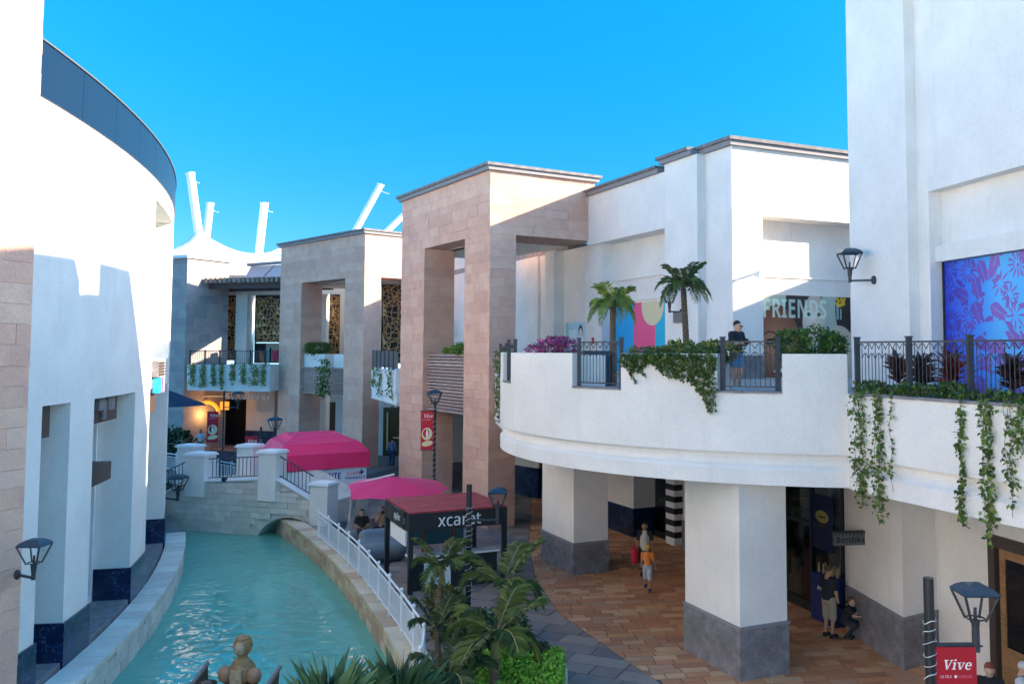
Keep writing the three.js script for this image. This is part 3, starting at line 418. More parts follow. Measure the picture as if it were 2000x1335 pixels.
// ---------------------------------------------------------------- curved terrace balcony
const BC = [7.18, 28.7], BR = 9.15;
const onB = (R, a) => [BC[0] + R * Math.cos(rad(a)), BC[1] + R * Math.sin(rad(a))];
const RB = [6.16, 19.2], RD = [0.36, -0.933];                           // right balcony: corner and direction
const rbAt = (s, o = 0) => [RB[0] + RD[0] * s - RD[1] * o, RB[1] + RD[1] * s + RD[0] * o];
{
  const t = thing('curved_terrace', 'round white balcony carried on square columns', 'balcony', [3, 0, 24]);
  const segs = [[172, 191.5], [198.5, 220.6], [230.75, 246.2], [255.2, 263.9]], parOut = [];
  // openings carry railings; everywhere the parapet below the floor line goes on
  parOut.push(arcBox(BC, BR - 0.3, BR, 172, 263.9, 5.06, 6.37, 2)); for (const [a, b] of segs) parOut.push(arcBox(BC, BR - 0.3, BR, a, b, 6.37, 7.25, 2));
  mkw('parapet', parOut, M.white, t);
  mkw('rim', [arcSweep(BC, BR, [[-0.35, 4.36], [0.0, 4.36], [0.0, 4.7], [-0.03, 4.74], [-0.12, 4.8], [-0.16, 4.9], [-0.16, 5.06]], 172, 263.9, 1.5), arcBox(BC, BR - 0.9, BR - 0.17, 172, 263.9, 4.4, 5.055, 2)], M.white, t);
  for (const [a, b] of [[191.6, 198.4], [220.7, 230.65], [246.3, 255.1]]) mkw('sill', arcBox(BC, BR - 0.36, BR + 0.03, a, b, 6.372, 6.42, 1.5), M.grey, t);
  const arc = []; for (let a = 172; a <= 263; a += 2) arc.push(onB(BR - 0.28, a));
  const poly = [...arc, [6.4, 20.3], rbAt(0.2, 0.22), rbAt(9.6, 0.22), [18, 10.4], [18, 44], [-2, 64], [-9.2, 60], [-8, 46.4], [-2.75, 37.6], [-2.1, 36.6]];
  mkw('floor_slab', prism(poly, 4.42, 6.33), M.white, t);
  mkw('floor_paving', prism(poly, 6.334, 6.36), M.concrete, t);
  // planters behind the high parapet pieces
  for (const [a, b] of segs.slice(1)) { mkw('planter_wall', arcBox(BC, BR - 1.15, BR - 1.05, a + 0.3, b - 0.3, 6.36, 7.2, 2), M.white, t); for (const e of [a, b - 0.29]) mkw('planter_end', arcBox(BC, BR - 1.15, BR - 0.301, e, e + 0.29, 6.36, 7.2, 2), M.white, t); mkw('soil', arcBox(BC, BR - 1.04, BR - 0.31, a + 0.3, b - 0.3, 6.4, 7.08, 2), M.soil, t); }
  // link to the stone portal
  const lk = [[-2.78, 36.85], [-2.25, 33.4], [-1.95, 30.0]]; const q = []; for (let i = 0; i < 2; i++) { const [a, b] = [lk[i], lk[i + 1]]; q.push(prism([a, b, [b[0] + 0.3, b[1]], [a[0] + 0.3, a[1]]], 4.4, 6.37)); } mkw('link_parapet', q, M.white, t);
}
{
  const t = thing('side_balcony', 'straight white balcony edge with hanging vines beside the blue mural', 'balcony', [RB[0], 0, RB[1]]);
  const strip = (o0, o1, y0, y1) => prism([rbAt(0, o0), rbAt(10, o0), rbAt(10, o1), rbAt(0, o1)], y0, y1);
  mkw('parapet', [strip(0, 0.3, 5.06, 6.37), prism([rbAt(0, 0.3), rbAt(0, 0.01), [6.22, 20.0], [6.5, 20.2]], 5.06, 6.37)], M.white, t);
  mkw('rim', [strip(0, 0.3, 4.36, 4.72), strip(0.16, 0.3, 4.72, 5.06), prism([rbAt(0, 0.3), rbAt(0, 0.01), [6.22, 20.0], [6.5, 20.2]], 4.36, 5.06)], M.white, t);
  const cp = [[0.001, 4.721], [0.03, 4.75], [0.09, 4.8], [0.14, 4.87], [0.158, 4.97]], cv = []; for (let k = 0; k < 4; k++) { const q = (s, [o, y]) => { const p = rbAt(s, o); return V3(p[0], y, p[1]); }, A = q(0, cp[k]), B = q(10, cp[k]), C = q(10, cp[k + 1]), D = q(0, cp[k + 1]); cv.push(A, B, C, A, C, D); } const cg = new THREE.BufferGeometry().setFromPoints(cv); cg.computeVertexNormals(); mkw('cove', uvm(cg), M.white, t);
  mkw('sill', strip(-0.04, 0.34, 6.372, 6.43), M.grey, t);
}
// wrought railings with interlaced arches
function archRail(label, pts, y, h, postIdx, group, post = 0.1) {
  const t = thing('balcony_railing', label, 'railing', [pts[0][0], y, pts[0][1]], 0, group), line = new THREE.CatmullRomCurve3(pts.map(([x, d]) => V3(x, y, d)), false, 'catmullrom', 0), L = line.getLength();
  const nP = postIdx, segL = L / nP;
  for (let i = 0; i <= nP; i++) { const p = line.getPointAt(Math.min(1, i / nP)); const q = mkw('post', bx(p.x - post / 2, p.x + post / 2, y, y + h + 0.06, -p.z - post / 2, -p.z + post / 2), M.iron, t); mkw('post_cap', bx(p.x - post / 2 - 0.015, p.x + post / 2 + 0.015, y + h + 0.061, y + h + 0.085, -p.z - post / 2 - 0.015, -p.z + post / 2 + 0.015), M.iron, q); }
  for (let i = 0; i < nP; i++) {
    const a = line.getPointAt(i / nP), b = line.getPointAt((i + 1) / nP), ud = b.clone().sub(a).normalize(); a.addScaledVector(ud, post / 2); b.addScaledVector(ud, -post / 2);
    const up = (p, dy) => p.clone().setY(y + dy), n = Math.max(4, 2 * Math.round(a.distanceTo(b) / 0.22)), w = a.distanceTo(b) / n;
    mkw('rail', [bar(up(a, h - 0.03), up(b, h - 0.03), 0.05, 0.035)], M.iron, t); mkw('rail', [bar(up(a, 0.09), up(b, 0.09), 0.035, 0.03)], M.iron, t);
    for (let k = 1; k < n; k++) mkw('baluster', cyl(up(a.clone().lerp(b, k / n), 0.09), up(a.clone().lerp(b, k / n), k % 2 ? h - 0.05 : h - 0.26), 0.0095, 0.0095, 5), M.iron, t);
    const arcs = []; for (let k = 0; k + 2 <= n; k++) { const top = k % 2 ? h - 0.26 : h - 0.06, pts2 = []; for (let q = 0; q <= 8; q++) { const f = q / 8, p = a.clone().lerp(b, (k + 2 * f) / n); pts2.push(up(p, top - w * 1.15 + w * 1.15 * Math.sin(f * Math.PI))); } arcs.push(tube(pts2, 0.0095, 9, 4)); }
    mkw('arch_tracery', arcs, M.iron, t);
  }
  return t;
}
const arcPts = (R, a, b, n = 6) => Array.from({ length: n + 1 }, (_, i) => onB(R, lerp(a, b, i / n)));
archRail('arched iron railing in the balcony gap below the first terrace palm', arcPts(BR - 0.15, 221.2, 230.2), 6.42, 1.13, 1);
archRail('arched iron railing in front of the standing man on the terrace', arcPts(BR - 0.15, 246.8, 254.6), 6.42, 1.13, 1);
archRail('arched iron railing at the round balcony end by the bougainvillea', arcPts(BR - 0.15, 192, 198), 6.42, 1.13, 1);
archRail('long arched iron railing in front of the blue mural', [rbAt(0.03, 0.14), rbAt(1.45, 0.14), rbAt(3.0, 0.14), rbAt(4.6, 0.14), rbAt(6.2, 0.14)], 6.43, 1.1, 4);
archRail('iron railing between the tan portal and the round balcony', [[-2.55, 36.6], [-2.1, 33.4], [-1.82, 30.4]], 6.37, 1.13, 2);

// ---------------------------------------------------------------- near white building on the right
const RBD = thing('tall_white_building', 'tall plain white building with blue leaf mural', 'building', [7.72, 0, 24], 12.9);
{
  const t = RBD, D = -22;
  mk('wall', [
    bx(0, 1.4, 6.3, 16.9, -2.62, 0), bx(1.4, 12, 6.3, 16.9, -0.6, 0),                                          // far pier and end wall
    bx(0, 1.4, 16.05, 16.12, -3.6, -2.62), bx(0.28, 1.4, 11.1, 16.05, -15, -2.62), bx(0.28, 1.4, 16.12, 16.2, -4.1, -2.62),
    bx(0.62, 1.4, 6.3, 11.1, -15, -3.05), bx(0.28, 1.4, 6.3, 11.1, -3.05, -2.62),
    bx(0, 1.4, 16.0, 16.9, -15, -4.2), bx(0, 12, 6.3, 16.9, D, -15),
    bx(0.42, 0.62, 9.42, 9.8, -15, -3.05), bx(0.5, 0.62, 9.8, 11.1, -6.5, -6.3), bx(0.5, 0.62, 9.8, 11.1, -10, -9.8),
  ], M.white, t);
  mk('roof', bx(1.4, 12, 15.4, 15.8, -15, -0.6), M.concrete, t);
  mkw('rear_wing', prism([[20.5, 20], [30, 20], [30, 34.5], [20.5, 34.5]], 0.03, 14.2), M.white, t);
}
panel('wall_mural', 'blue and violet leaf mural on the tall white building', 'mural', RBD, 7.6, 3.05, 0.6, 7.88, -6.95, -90, print(1400, 560, (c, w, h) => {
  const g = c.createLinearGradient(0, 0, w, 0); g.addColorStop(0, '#163fc4'); g.addColorStop(0.1, '#2470e4'); g.addColorStop(0.24, '#56b6f4'); g.addColorStop(1, '#56b6f4'); c.fillStyle = g; c.fillRect(0, 0, w, h);
  const r = mulberry(21); const col = (x) => { const f = Math.min(1, x / (w * 0.22)); return `rgb(${Math.round(lerp(30, 138, f))},${Math.round(lerp(26, 98, f))},${Math.round(lerp(150, 186, f))})`; };
  const leaf = (x, y, a, l, k) => { c.save(); c.translate(x, y); c.rotate(a); c.fillStyle = col(x); c.beginPath(); c.moveTo(0, 0); c.bezierCurveTo(l * 0.3, -k, l * 0.8, -k, l, 0); c.bezierCurveTo(l * 0.8, k * 0.8, l * 0.3, k * 0.6, 0, 0); c.fill(); c.restore(); };
  for (let gx = 40; gx < w; gx += 96) for (let gy = 40; gy < h + 60; gy += 100) { const cx = gx + (r() - 0.5) * 60, cy = gy + (r() - 0.5) * 60, mode = r(); const n = 8 + Math.floor(r() * 7); if (mode < 0.45) { for (let i = 0; i < n; i++) { const a = i / n * 6.283; leaf(cx + 12 * Math.cos(a), cy + 12 * Math.sin(a), a, 36 + r() * 18, 7); } } else { const a0 = r() * 6.28; for (let i = 0; i < 8; i++) { const f = i / 8, px = cx + Math.cos(a0) * 90 * (f - 0.5), py = cy + Math.sin(a0) * 90 * (f - 0.5); leaf(px, py, a0 + 0.7, 44 * (1.1 - f * 0.5), 9); leaf(px, py, a0 - 0.7, 44 * (1.1 - f * 0.5), 9); } } leaf(cx + 40, cy + 44, r() * 6.28, 58, 17); for (let i = 0; i < 5; i++) { c.fillStyle = col(cx); c.beginPath(); c.arc(cx + (r() - 0.5) * 100, cy + (r() - 0.5) * 100, 4 + r() * 5, 0, 7); c.fill(); } }
}), M.black);

// ---------------------------------------------------------------- ground floor under the terrace
function column(label, at, turn, w, l, top, ph, dark) {
  const t = thing('arcade_column', label, 'column', at, turn, 'square columns under the round balcony');
  mk('shaft', bx(0, w, ph, top, 0, l), M.white, t);
  mk('plinth', bx(-0.03, w + 0.03, 0.02, ph, -0.03, l + 0.03), dark ? M.marble : M.grey, t); mk('plinth_edge', bx(-0.05, w + 0.05, ph - 0.05, ph + 0.012, -0.05, l + 0.05), dark ? M.marble : M.trim, t);
  return t;
}
column('nearest broad white column with grey plinth under the balcony', [3.95, 0, 20.31], 24.2, 1.29, 2.28, 4.42, 1.18);
column('white column with grey plinth beside the walking boy', [0.36, 0, 29.62], 25.5, 1.27, 2.5, 4.42, 1.05);
column('farther white column with black marble plinth', [2.79, 0, 35.64], 26.5, 1.03, 2.1, 4.42, 1.12, true);
{
  const t = thing('ground_floor_wall', 'white ground floor wall with grey plinth behind the near lamp post', 'wall', [7.86, 0, 21.05]);
  mkw('wall', [prism([[7.5, 23.85], [7.86, 21.05], [8.92, 21.73], [8.92, 26], [7.6, 26]], 0, 4.42), prism([[8.92, 21.7], [9.33, 19.92], [10.5, 19.92], [10.5, 26], [8.92, 26]], 0, 4.42), prism([[9.35, 19.9], [12.2, 7.2], [14, 7.2], [11.4, 19.9]], 3.35, 4.42), prism([[10.3, 15.6], [12.2, 7.2], [14, 7.2], [12.1, 15.6]], 0, 3.35)], M.white, t);
  mkw('plinth', prism([[7.44, 23.9], [7.83, 20.98], [9.0, 21.72], [8.95, 22.3], [8.2, 22.2], [7.6, 24.0]], 0.02, 1.16), M.grey, t); mkw('plinth_edge', prism([[7.42, 23.9], [7.82, 20.95], [9.02, 21.71], [8.95, 22.3], [8.2, 22.2], [7.6, 24.0]], 1.161, 1.2), M.trim, t);
}
{ // timber shop door at the right edge
  const t = thing('shop_door', 'timber framed glass shop door at the lower right edge', 'door', [9.55, 0, 19], 12.9), q = [];
  mk('frame', [bx(-0.06, 0.14, 0, 3.35, 0.72, 0.92), bx(-0.06, 0.14, 0, 3.35, -3.4, -3.2), bx(-0.06, 0.14, 3.1, 3.34, -3.19, 0.71)], M.brown, t);
  for (let k = 0; k < 3; k++) { const a = -3.15 + k * 1.28; const l = mk('door_leaf', [bx(0, 0.09, 0.02, 3.08, a, a + 0.16), bx(0, 0.09, 0.02, 3.08, a + 1.06, a + 1.22), bx(0, 0.09, 0.02, 1.0, a + 0.161, a + 1.059), bx(0, 0.09, 2.9, 3.08, a + 0.161, a + 1.059)], M.wood, t); mk('pane', bx(0.03, 0.06, 1.0, 2.9, a + 0.16, a + 1.06), M.glassBlack, l); mk('moulding', bx(-0.02, 0.0, 0.98, 1.06, a + 0.1, a + 1.12), M.wood, l); }
}
function shopfront(label, a, b, y1, opts = {}) {                        // glazed front between plan points a and b
  const dx = b[0] - a[0], dd = b[1] - a[1], L = Math.hypot(dx, dd), t = thing('shopfront', label, 'shopfront', [a[0], 0, a[1]], Math.atan2(dd, dx) * 180 / Math.PI), n = opts.n ?? Math.max(2, Math.round(L / 1.5)), s = opts.side ?? 1;
  const fr = opts.frame ?? M.black; const D = (d0, d1) => s > 0 ? [d0, d1] : [-d1, -d0];
  const B = (x0, x1, y0, y_, d0, d1) => bx(x0, x1, y0, y_, ...D(d0, d1));
  mk('fascia', B(0, L, y1 - 0.5, y1, 0, 0.2), opts.fascia ?? fr, t); mk('base', B(0, L, 0.03, 0.28, 0, 0.15), fr, t);
  for (let i = 0; i <= n; i++) { const x = lerp(0.04, L - 0.04, i / n); mk('mullion', B(x - 0.05, x + 0.05, 0.28, y1 - 0.5, 0.0, 0.12), fr, t); }
  mk('transom', B(0, L, 2.45, 2.53, 0.02, 0.1), fr, t);
  for (let i = 0; i < n; i++) { const x0 = lerp(0.04, L - 0.04, i / n) + 0.05, x1 = lerp(0.04, L - 0.04, (i + 1) / n) - 0.05; mk('pane', B(x0, x1, 0.28, 2.45, 0.055, 0.065), M.shopGlass, t); mk('pane', B(x0, x1, 2.53, y1 - 0.5, 0.055, 0.065), M.shopGlass, t); }
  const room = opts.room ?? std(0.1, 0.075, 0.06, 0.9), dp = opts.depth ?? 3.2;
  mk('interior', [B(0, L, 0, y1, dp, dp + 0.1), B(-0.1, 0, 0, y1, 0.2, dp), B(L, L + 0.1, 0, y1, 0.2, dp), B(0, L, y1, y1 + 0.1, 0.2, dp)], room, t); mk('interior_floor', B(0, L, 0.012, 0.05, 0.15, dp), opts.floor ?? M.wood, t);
  const gm = opts.goods ?? [std(0.3, 0.1, 0.08), std(0.5, 0.45, 0.35), std(0.08, 0.1, 0.2), std(0.55, 0.5, 0.48), std(0.3, 0.2, 0.1)];
  for (let i = 0; i < n * 2; i++) { const x = lerp(0.4, L - 0.5, (i + 0.5) / (n * 2)), h = rr(0.9, 1.7); mk('display_rack', [B(x - 0.3, x + 0.3, 0.05, h * 0.55, 0.7, 1.1), B(x - 0.24, x + 0.24, h * 0.56, h, 0.75, 1.0)], pick(gm), t); mk('wall_shelf', [B(x - 0.3, x + 0.3, 1.5, 1.56, dp - 0.4, dp - 0.01), B(x - 0.26, x + 0.22, 1.57, 1.95, dp - 0.35, dp - 0.05), B(x - 0.3, x + 0.3, 2.2, 2.26, dp - 0.4, dp - 0.01)], pick(gm), t); }
  return t;
}
M.shopGlass = new THREE.MeshPhysicalMaterial({ color: new THREE.Color().setRGB(0.6, 0.64, 0.66), transmission: 1, roughness: 0.02, thickness: 0, ior: 1.5 });
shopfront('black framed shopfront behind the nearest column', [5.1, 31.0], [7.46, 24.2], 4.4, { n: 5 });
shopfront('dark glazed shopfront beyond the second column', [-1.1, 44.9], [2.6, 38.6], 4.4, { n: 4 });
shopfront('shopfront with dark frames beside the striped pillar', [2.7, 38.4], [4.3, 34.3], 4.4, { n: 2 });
{
  const t = thing('wall_pier', 'white wall pier with black marble base beside the tan portal', 'wall', [-2.1, 0, 44.6]);
  mkw('wall', prism([[-2.7, 46.5], [-1.2, 44.8], [-0.8, 45.2], [-1.0, 50], [-2.6, 50]], 0, 4.42), M.cream, t); mkw('base', prism([[-2.75, 46.5], [-1.2, 44.74], [-0.8, 45.1], [-2.6, 46.7]], 0.02, 1.5), M.marble, t);
  const s = thing('striped_pillar', 'black and white striped pillar in the arcade', 'pillar', [4.2, 0, 34.1], 26);
  mk('shaft', bx(0, 0.55, 0, 4.42, 0, 0.6), M.whitePaint, s); for (let k = 0; k < 9; k++) mk('stripe', bx(-0.012, 0.562, 0.3 + k * 0.44, 0.52 + k * 0.44, -0.012, 0.612), M.black, s);
  const w = thing('wall_pier', 'white wall pier with red notices behind the nearest column', 'wall', [4.45, 0, 32.4]);
  mkw('wall', prism([[4.45, 33.6], [4.7, 31.7], [5.1, 31.1], [5.6, 31.6], [5.2, 34]], 0, 4.42), M.white, w); mkw('base', prism([[4.41, 33.6], [4.66, 31.68], [5.08, 31.04], [5.3, 31.3], [4.8, 33.7]], 0.02, 1.1), M.grey, w);
  for (const [y0, y1, m] of [[1.35, 2.75, M.signRed], [2.85, 3.1, M.signRed], [3.2, 3.45, M.signRed], [3.55, 3.8, std(0.02, 0.12, 0.06, 0.5)]]) mkw('notice', prism([[4.5, 32.95], [4.575, 32.3], [4.535, 32.3], [4.46, 32.95]], y0, y1), m, w);
}
{ // projecting shop sign
  const t = thing('projecting_sign', 'small projecting shop sign on the white ground floor wall', 'sign', [7.25, 2.6, 22.9], 8);
  const m = new THREE.Mesh(board(0.92, 0.3, 0.09), print(368, 120, (c, w, h) => { c.fillStyle = '#55565c'; c.fillRect(0, 0, w, h); c.fillStyle = '#0b0b0d'; c.font = 'bold 78px sans-serif'; c.fillText('Bershka', 26, 92); })); m.name = 'sign_face'; t.add(m);
  mk('bracket', [bx(-0.48, 0.5, 0.16, 0.2, -0.06, 0.06), bx(0.46, 0.56, -0.17, 0.2, -0.07, 0.07)], M.black, t); mk('fringe', Array.from({ length: 9 }, (_, i) => bx(-0.44 + i * 0.1, -0.4 + i * 0.1, 0.1, 0.158, -0.05, 0.05)), M.black, t);
}
// ---------------------------------------------------------------- facades between the portals
function cutScreen(t, w, h, x, y, d, n, seed) {                         // laser-cut metal screen in t's axes, facing -depth
  const r = mulberry(seed), g = [];
  mk('screen_backing', bx(x, x + w, y, y + h, d + 0.12, d + 0.2), M.screenBack, t);
  const pts = []; for (let j = 0; j <= n * h / w; j++) for (let i = 0; i <= n; i++) pts.push([x + (i + (r() - 0.5) * 0.75) * w / n, y + (j + (r() - 0.5) * 0.75) * w / n]);
  const N = n + 1, inb = (p) => [Math.min(x + w - 0.02, Math.max(x + 0.02, p[0])), Math.min(y + h - 0.02, Math.max(y + 0.02, p[1]))];
  const rows = Math.floor(pts.length / N), seg = (a, b) => { a = inb(a); b = inb(b); if (Math.hypot(a[0] - b[0], a[1] - b[1]) > 0.05) g.push(bar(V3(a[0], a[1], d + 0.05 + r() * 0.02), V3(b[0], b[1], d + 0.05 + r() * 0.02), 0.035, 0.05)); };
  for (let j = 0; j < rows; j++) for (let i = 0; i < N; i++) { const a = pts[j * N + i]; if (i < n) seg(a, pts[j * N + i + 1]); if (j < rows - 1) seg(a, pts[(j + 1) * N + i]); if (i < n && j < rows - 1 && r() < 0.75) { r() < 0.5 ? seg(a, pts[(j + 1) * N + i + 1]) : seg(pts[(j + 1) * N + i], pts[j * N + i + 1]); } }
  mk('cut_screen', g, M.gold, t);
  const q = []; for (let j = 0; j < rows - 1; j++) for (let i = 0; i < n; i++) if (r() < 0.13) { const tri = [pts[j * N + i], pts[j * N + i + 1], pts[(j + 1) * N + i]].map(inb); if (Math.abs(THREE.ShapeUtils.area(tri.map(([a, b]) => new THREE.Vector2(a, b)))) > 0.02) q.push(plate(tri, [], d + 0.03, d + 0.06)); }
  if (q.length) mk('screen_plate', q, M.goldLight, t);
  mk('screen_frame', [bx(x - 0.06, x, y - 0.06, y + h + 0.06, d, d + 0.2), bx(x + w, x + w + 0.06, y - 0.06, y + h + 0.06, d, d + 0.2), bx(x, x + w, y + h, y + h + 0.06, d, d + 0.2)], M.brown, t);
}
{ // facade between the stone tower and the second portal; local x to the right along the balcony
  const t = thing('upper_facade', 'cream facade with gold cut metal screens beside the stone tower', 'facade', [-27.6, 0, 66], -14);
  mk('wall', [bx(-0.6, 8.2, 11.55, 12.6, 4, 4.4), bx(1.6, 2.6, 6.2, 11.55, 3.4, 4.4), bx(6.6, 9, 6.2, 11.55, 4, 4.4), bx(-0.5, 9, 0, 4.4, 4.3, 4.6)], M.cream, t);
  cutScreen(t, 1.5, 5.0, 0.15, 6.5, 4, 5, 31); cutScreen(t, 3.4, 3.6, 2.95, 7.9, 4, 11, 32); cutScreen(t, 0.8, 1.5, 5.55, 6.4, 3.98, 2, 36);
  mk('shop_opening', bx(2.7, 6.5, 6.3, 7.84, 4.3, 4.4), M.glassBlack, t); mk('display', [bx(3.9, 4.1, 6.4, 7.5, 4.15, 4.25)], std(0.1, 0.45, 0.4), t); mk('display', [bx(4.4, 4.9, 6.5, 7.3, 4.1, 4.25)], std(0.55, 0.05, 0.1), t);
  mk('notice', bx(7.05, 7.4, 6.5, 7.6, 3.96, 3.99), M.signRed, t);
  // sloped glazing behind the pergola
  mk('skylight', plate([[1.0, 12.62], [9.2, 12.62], [9.2, 14.1], [1.8, 13.9]], [], 5.0, 5.1), std(0.5, 0.55, 0.66, 0.2), t); for (const x of [3.4, 5.6, 7.4]) mk('glazing_bar', bar(V3(x - 0.9, 12.65, 4.97), V3(x + 0.5, 13.95, 4.97), 0.05), M.trim, t);
  mk('eave_beam', bar(V3(1.6, 14.0, 4.9), V3(9.3, 14.35, 4.9), 0.4, 0.2), M.trim, t);
  // shop level
  mk('shop_glass', [bx(5.2, 8.2, 0, 3.6, 4.2, 4.28)], M.glassBlack, t); for (let k = 0; k < 5; k++) mk('shop_shutter', bx(5.3 + k * 0.58, 5.8 + k * 0.58, 0.1, 3.5, 4.1, 4.18), M.pergola[k % 3], t);
  mk('shop_glass', bx(-0.2, 2.4, 0, 3.5, 4.2, 4.28), M.glassBlack, t); mk('lower_wall', [bx(2.6, 5.0, 0, 4.4, 3.6, 4.2)], M.cream, t); mk('lower_wall', bx(8.25, 9.3, 0, 4.4, 3.6, 4.2), M.cream, t); mk('base', [bx(2.56, 5.04, 0, 1.2, 3.55, 3.598), bx(8.2, 9.3, 0, 1.2, 3.55, 3.598)], M.marble, t);
  const s = thing('shop_letters', 'raised cream shop letters under the far balcony', 'sign', [-22.9, 3.72, 65.6], -14); mk('letters', letters('stradivar', 0.62, 0.08), std(0.85, 0.68, 0.56, 0.5), s);
  // pergola
  const p = thing('pergola', 'timber pergola with many short beams below the tent roof', 'pergola', [-27.2, 0, 66], -14);
  mk('main_beam', [bx(-0.3, 9.2, 11.85, 12.25, 0.9, 1.1), bx(-0.3, 9.2, 11.85, 12.25, 3.6, 3.8), bx(-0.3, -0.05, 11.7, 12.2, 1.101, 3.599)], M.pergolaBeam, p);
  for (let k = 0; k < 24; k++) mk('rafter', bx(-0.2 + k * 0.39, -0.02 + k * 0.39, 12.251, 12.62, 0.3, 3.9), M.pergola[k % 3], p);
}
function farBalcony(label, a, b, y0, y1) {
  const dx = b[0] - a[0], dd = b[1] - a[1], L = Math.hypot(dx, dd), t = thing('balcony', label, 'balcony', [a[0], 0, a[1]], Math.atan2(dd, dx) * 180 / Math.PI);
  mk('parapet', bx(0, L, y0 + 0.62, y1, 0, 0.3), M.white, t); mk('rim', bx(0, L, y0, y0 + 0.6, 0.05, 0.3), M.white, t); mk('slab', bx(0, L, y0 + 0.05, y1 - 0.04, 0.3, 8), M.white, t); return L;
}
farBalcony('far white balcony with a row of hanging vines beside the stone tower', [-27.15, 64.9], [-20.55, 62.9], 4.4, 6.25);
farBalcony('white balcony piece between the two tan portals', [-11.75, 55.0], [-8.9, 47.9], 4.4, 6.25);
function plainRail(label, a, b, y, h) {
  const t = thing('balcony_railing', label, 'railing', [a[0], y, a[1]]), A = V3(a[0], y, a[1]), B = V3(b[0], y, b[1]), n = Math.round(A.distanceTo(B) / 0.16), up = (f, dy) => A.clone().lerp(B, f).setY(y + dy);
  mkw('rail', bar(up(0, h), up(1, h), 0.06, 0.05), M.iron, t); mkw('rail', bar(up(0, 0.1), up(1, 0.1), 0.05, 0.04), M.iron, t);
  for (let i = 0; i <= n; i++) i % 8 === 0 ? mkw('post', bar(up(i / n, 0), up(i / n, h + 0.08), 0.1), M.iron, t) : mkw('baluster', cyl(up(i / n, 0.1), up(i / n, h), 0.016, 0.016, 4), M.ironGrey, t);
}
plainRail('dark railing on the far balcony beside the stone tower', [-27.0, 65.0], [-20.6, 63.05], 6.25, 0.98);
plainRail('dark railing between the two tan portals', [-11.65, 55.1], [-8.85, 48.1], 6.25, 1.0);
{ // wall with a gold screen between the portals
  const t = thing('upper_facade', 'white facade strip with tall gold cut screen between the portals', 'facade', [-13.2, 0, 62.8], -10);
  mk('wall', bx(1.6, 9, 12.05, 14.2, 0, 0.4), M.white, t); mk('lower_wall', bx(-3, 9, 0, 4.4, 0.4, 0.6), M.white, t); cutScreen(t, 3.6, 5.6, 0.5, 6.4, 0.05, 10, 33);
  mk('shop_glass', [bx(0.6, 3.2, 0, 3.4, 0.3, 0.38)], std(0.1, 0.07, 0.03, 0.1), t); mk('pier', [bx(3.2, 4.4, 0, 4.4, -1.0, 0.3)], M.white, t); mk('warm_display', [bx(0.9, 1.0, 0.4, 3.0, 0.2, 0.28), bx(1.3, 2.6, 1.2, 1.3, 0.2, 0.28), bx(2.0, 2.1, 0.4, 2.8, 0.2, 0.28)], M.goldLight, t);
  const s = thing('shop_letters', 'raised white shop letters below the balcony between the portals', 'sign', [-11.95, 3.55, 59.8], -20); mk('letters', letters('xBEA', 0.62, 0.08), M.whitePaint, s);
  const u = thing('upper_facade', 'cream wall with narrow gold screen seen through the far portal', 'facade', [-18.6, 0, 70], -14);
  mk('wall', [bx(1.25, 6, 6.2, 11.9, 0, 0.4), bx(-1, 6, 11.5, 12.3, 0.41, 0.6), bx(-1, 6, 0, 4.4, 0, 0.4)], M.cream, u); cutScreen(u, 1.5, 5.2, -0.35, 6.4, 0.1, 5, 34); mk('electric_box', bx(2.0, 2.8, 7.7, 8.05, -0.1, -0.002), M.ironGrey, u); mk('shop_door', bx(0.2, 1.6, 0, 3.3, -0.06, -0.002), std(0.12, 0.09, 0.05, 0.2), u);
  for (const [x0, x1] of [[0.0, 2.4], [6.3, 8.1]]) { const pl = thing('planter_box', x0 ? 'short white planter box at the near leg of the far portal' : 'white planter box with shrub in the far portal', 'planter', [-12.47, 0, 56.02], 44); mk('box', bx(0.3, 1.0, 6.16, 7.05, x0 ? 2.4 : 5.3, x0 ? 4.1 : 8.15), M.white, pl); }
  const m = thing('arcade_wall', 'pale wall and pier seen below the slats of the near portal', 'wall', [-6.2, 0, 48.5], 30);
  mk('wall', bx(0, 1.3, 0, 4.42, 0, 1.6), M.white, m); mk('base', bx(-0.03, 1.33, 0.02, 1.3, -0.03, 1.63), M.grey, m); mk('back_wall', bx(1.5, 9, 0, 4.4, 6, 6.3), M.cream, m); mk('notice', bx(0.2, 0.32, 2.9, 3.5, -0.02, -0.001), M.black, m);
}
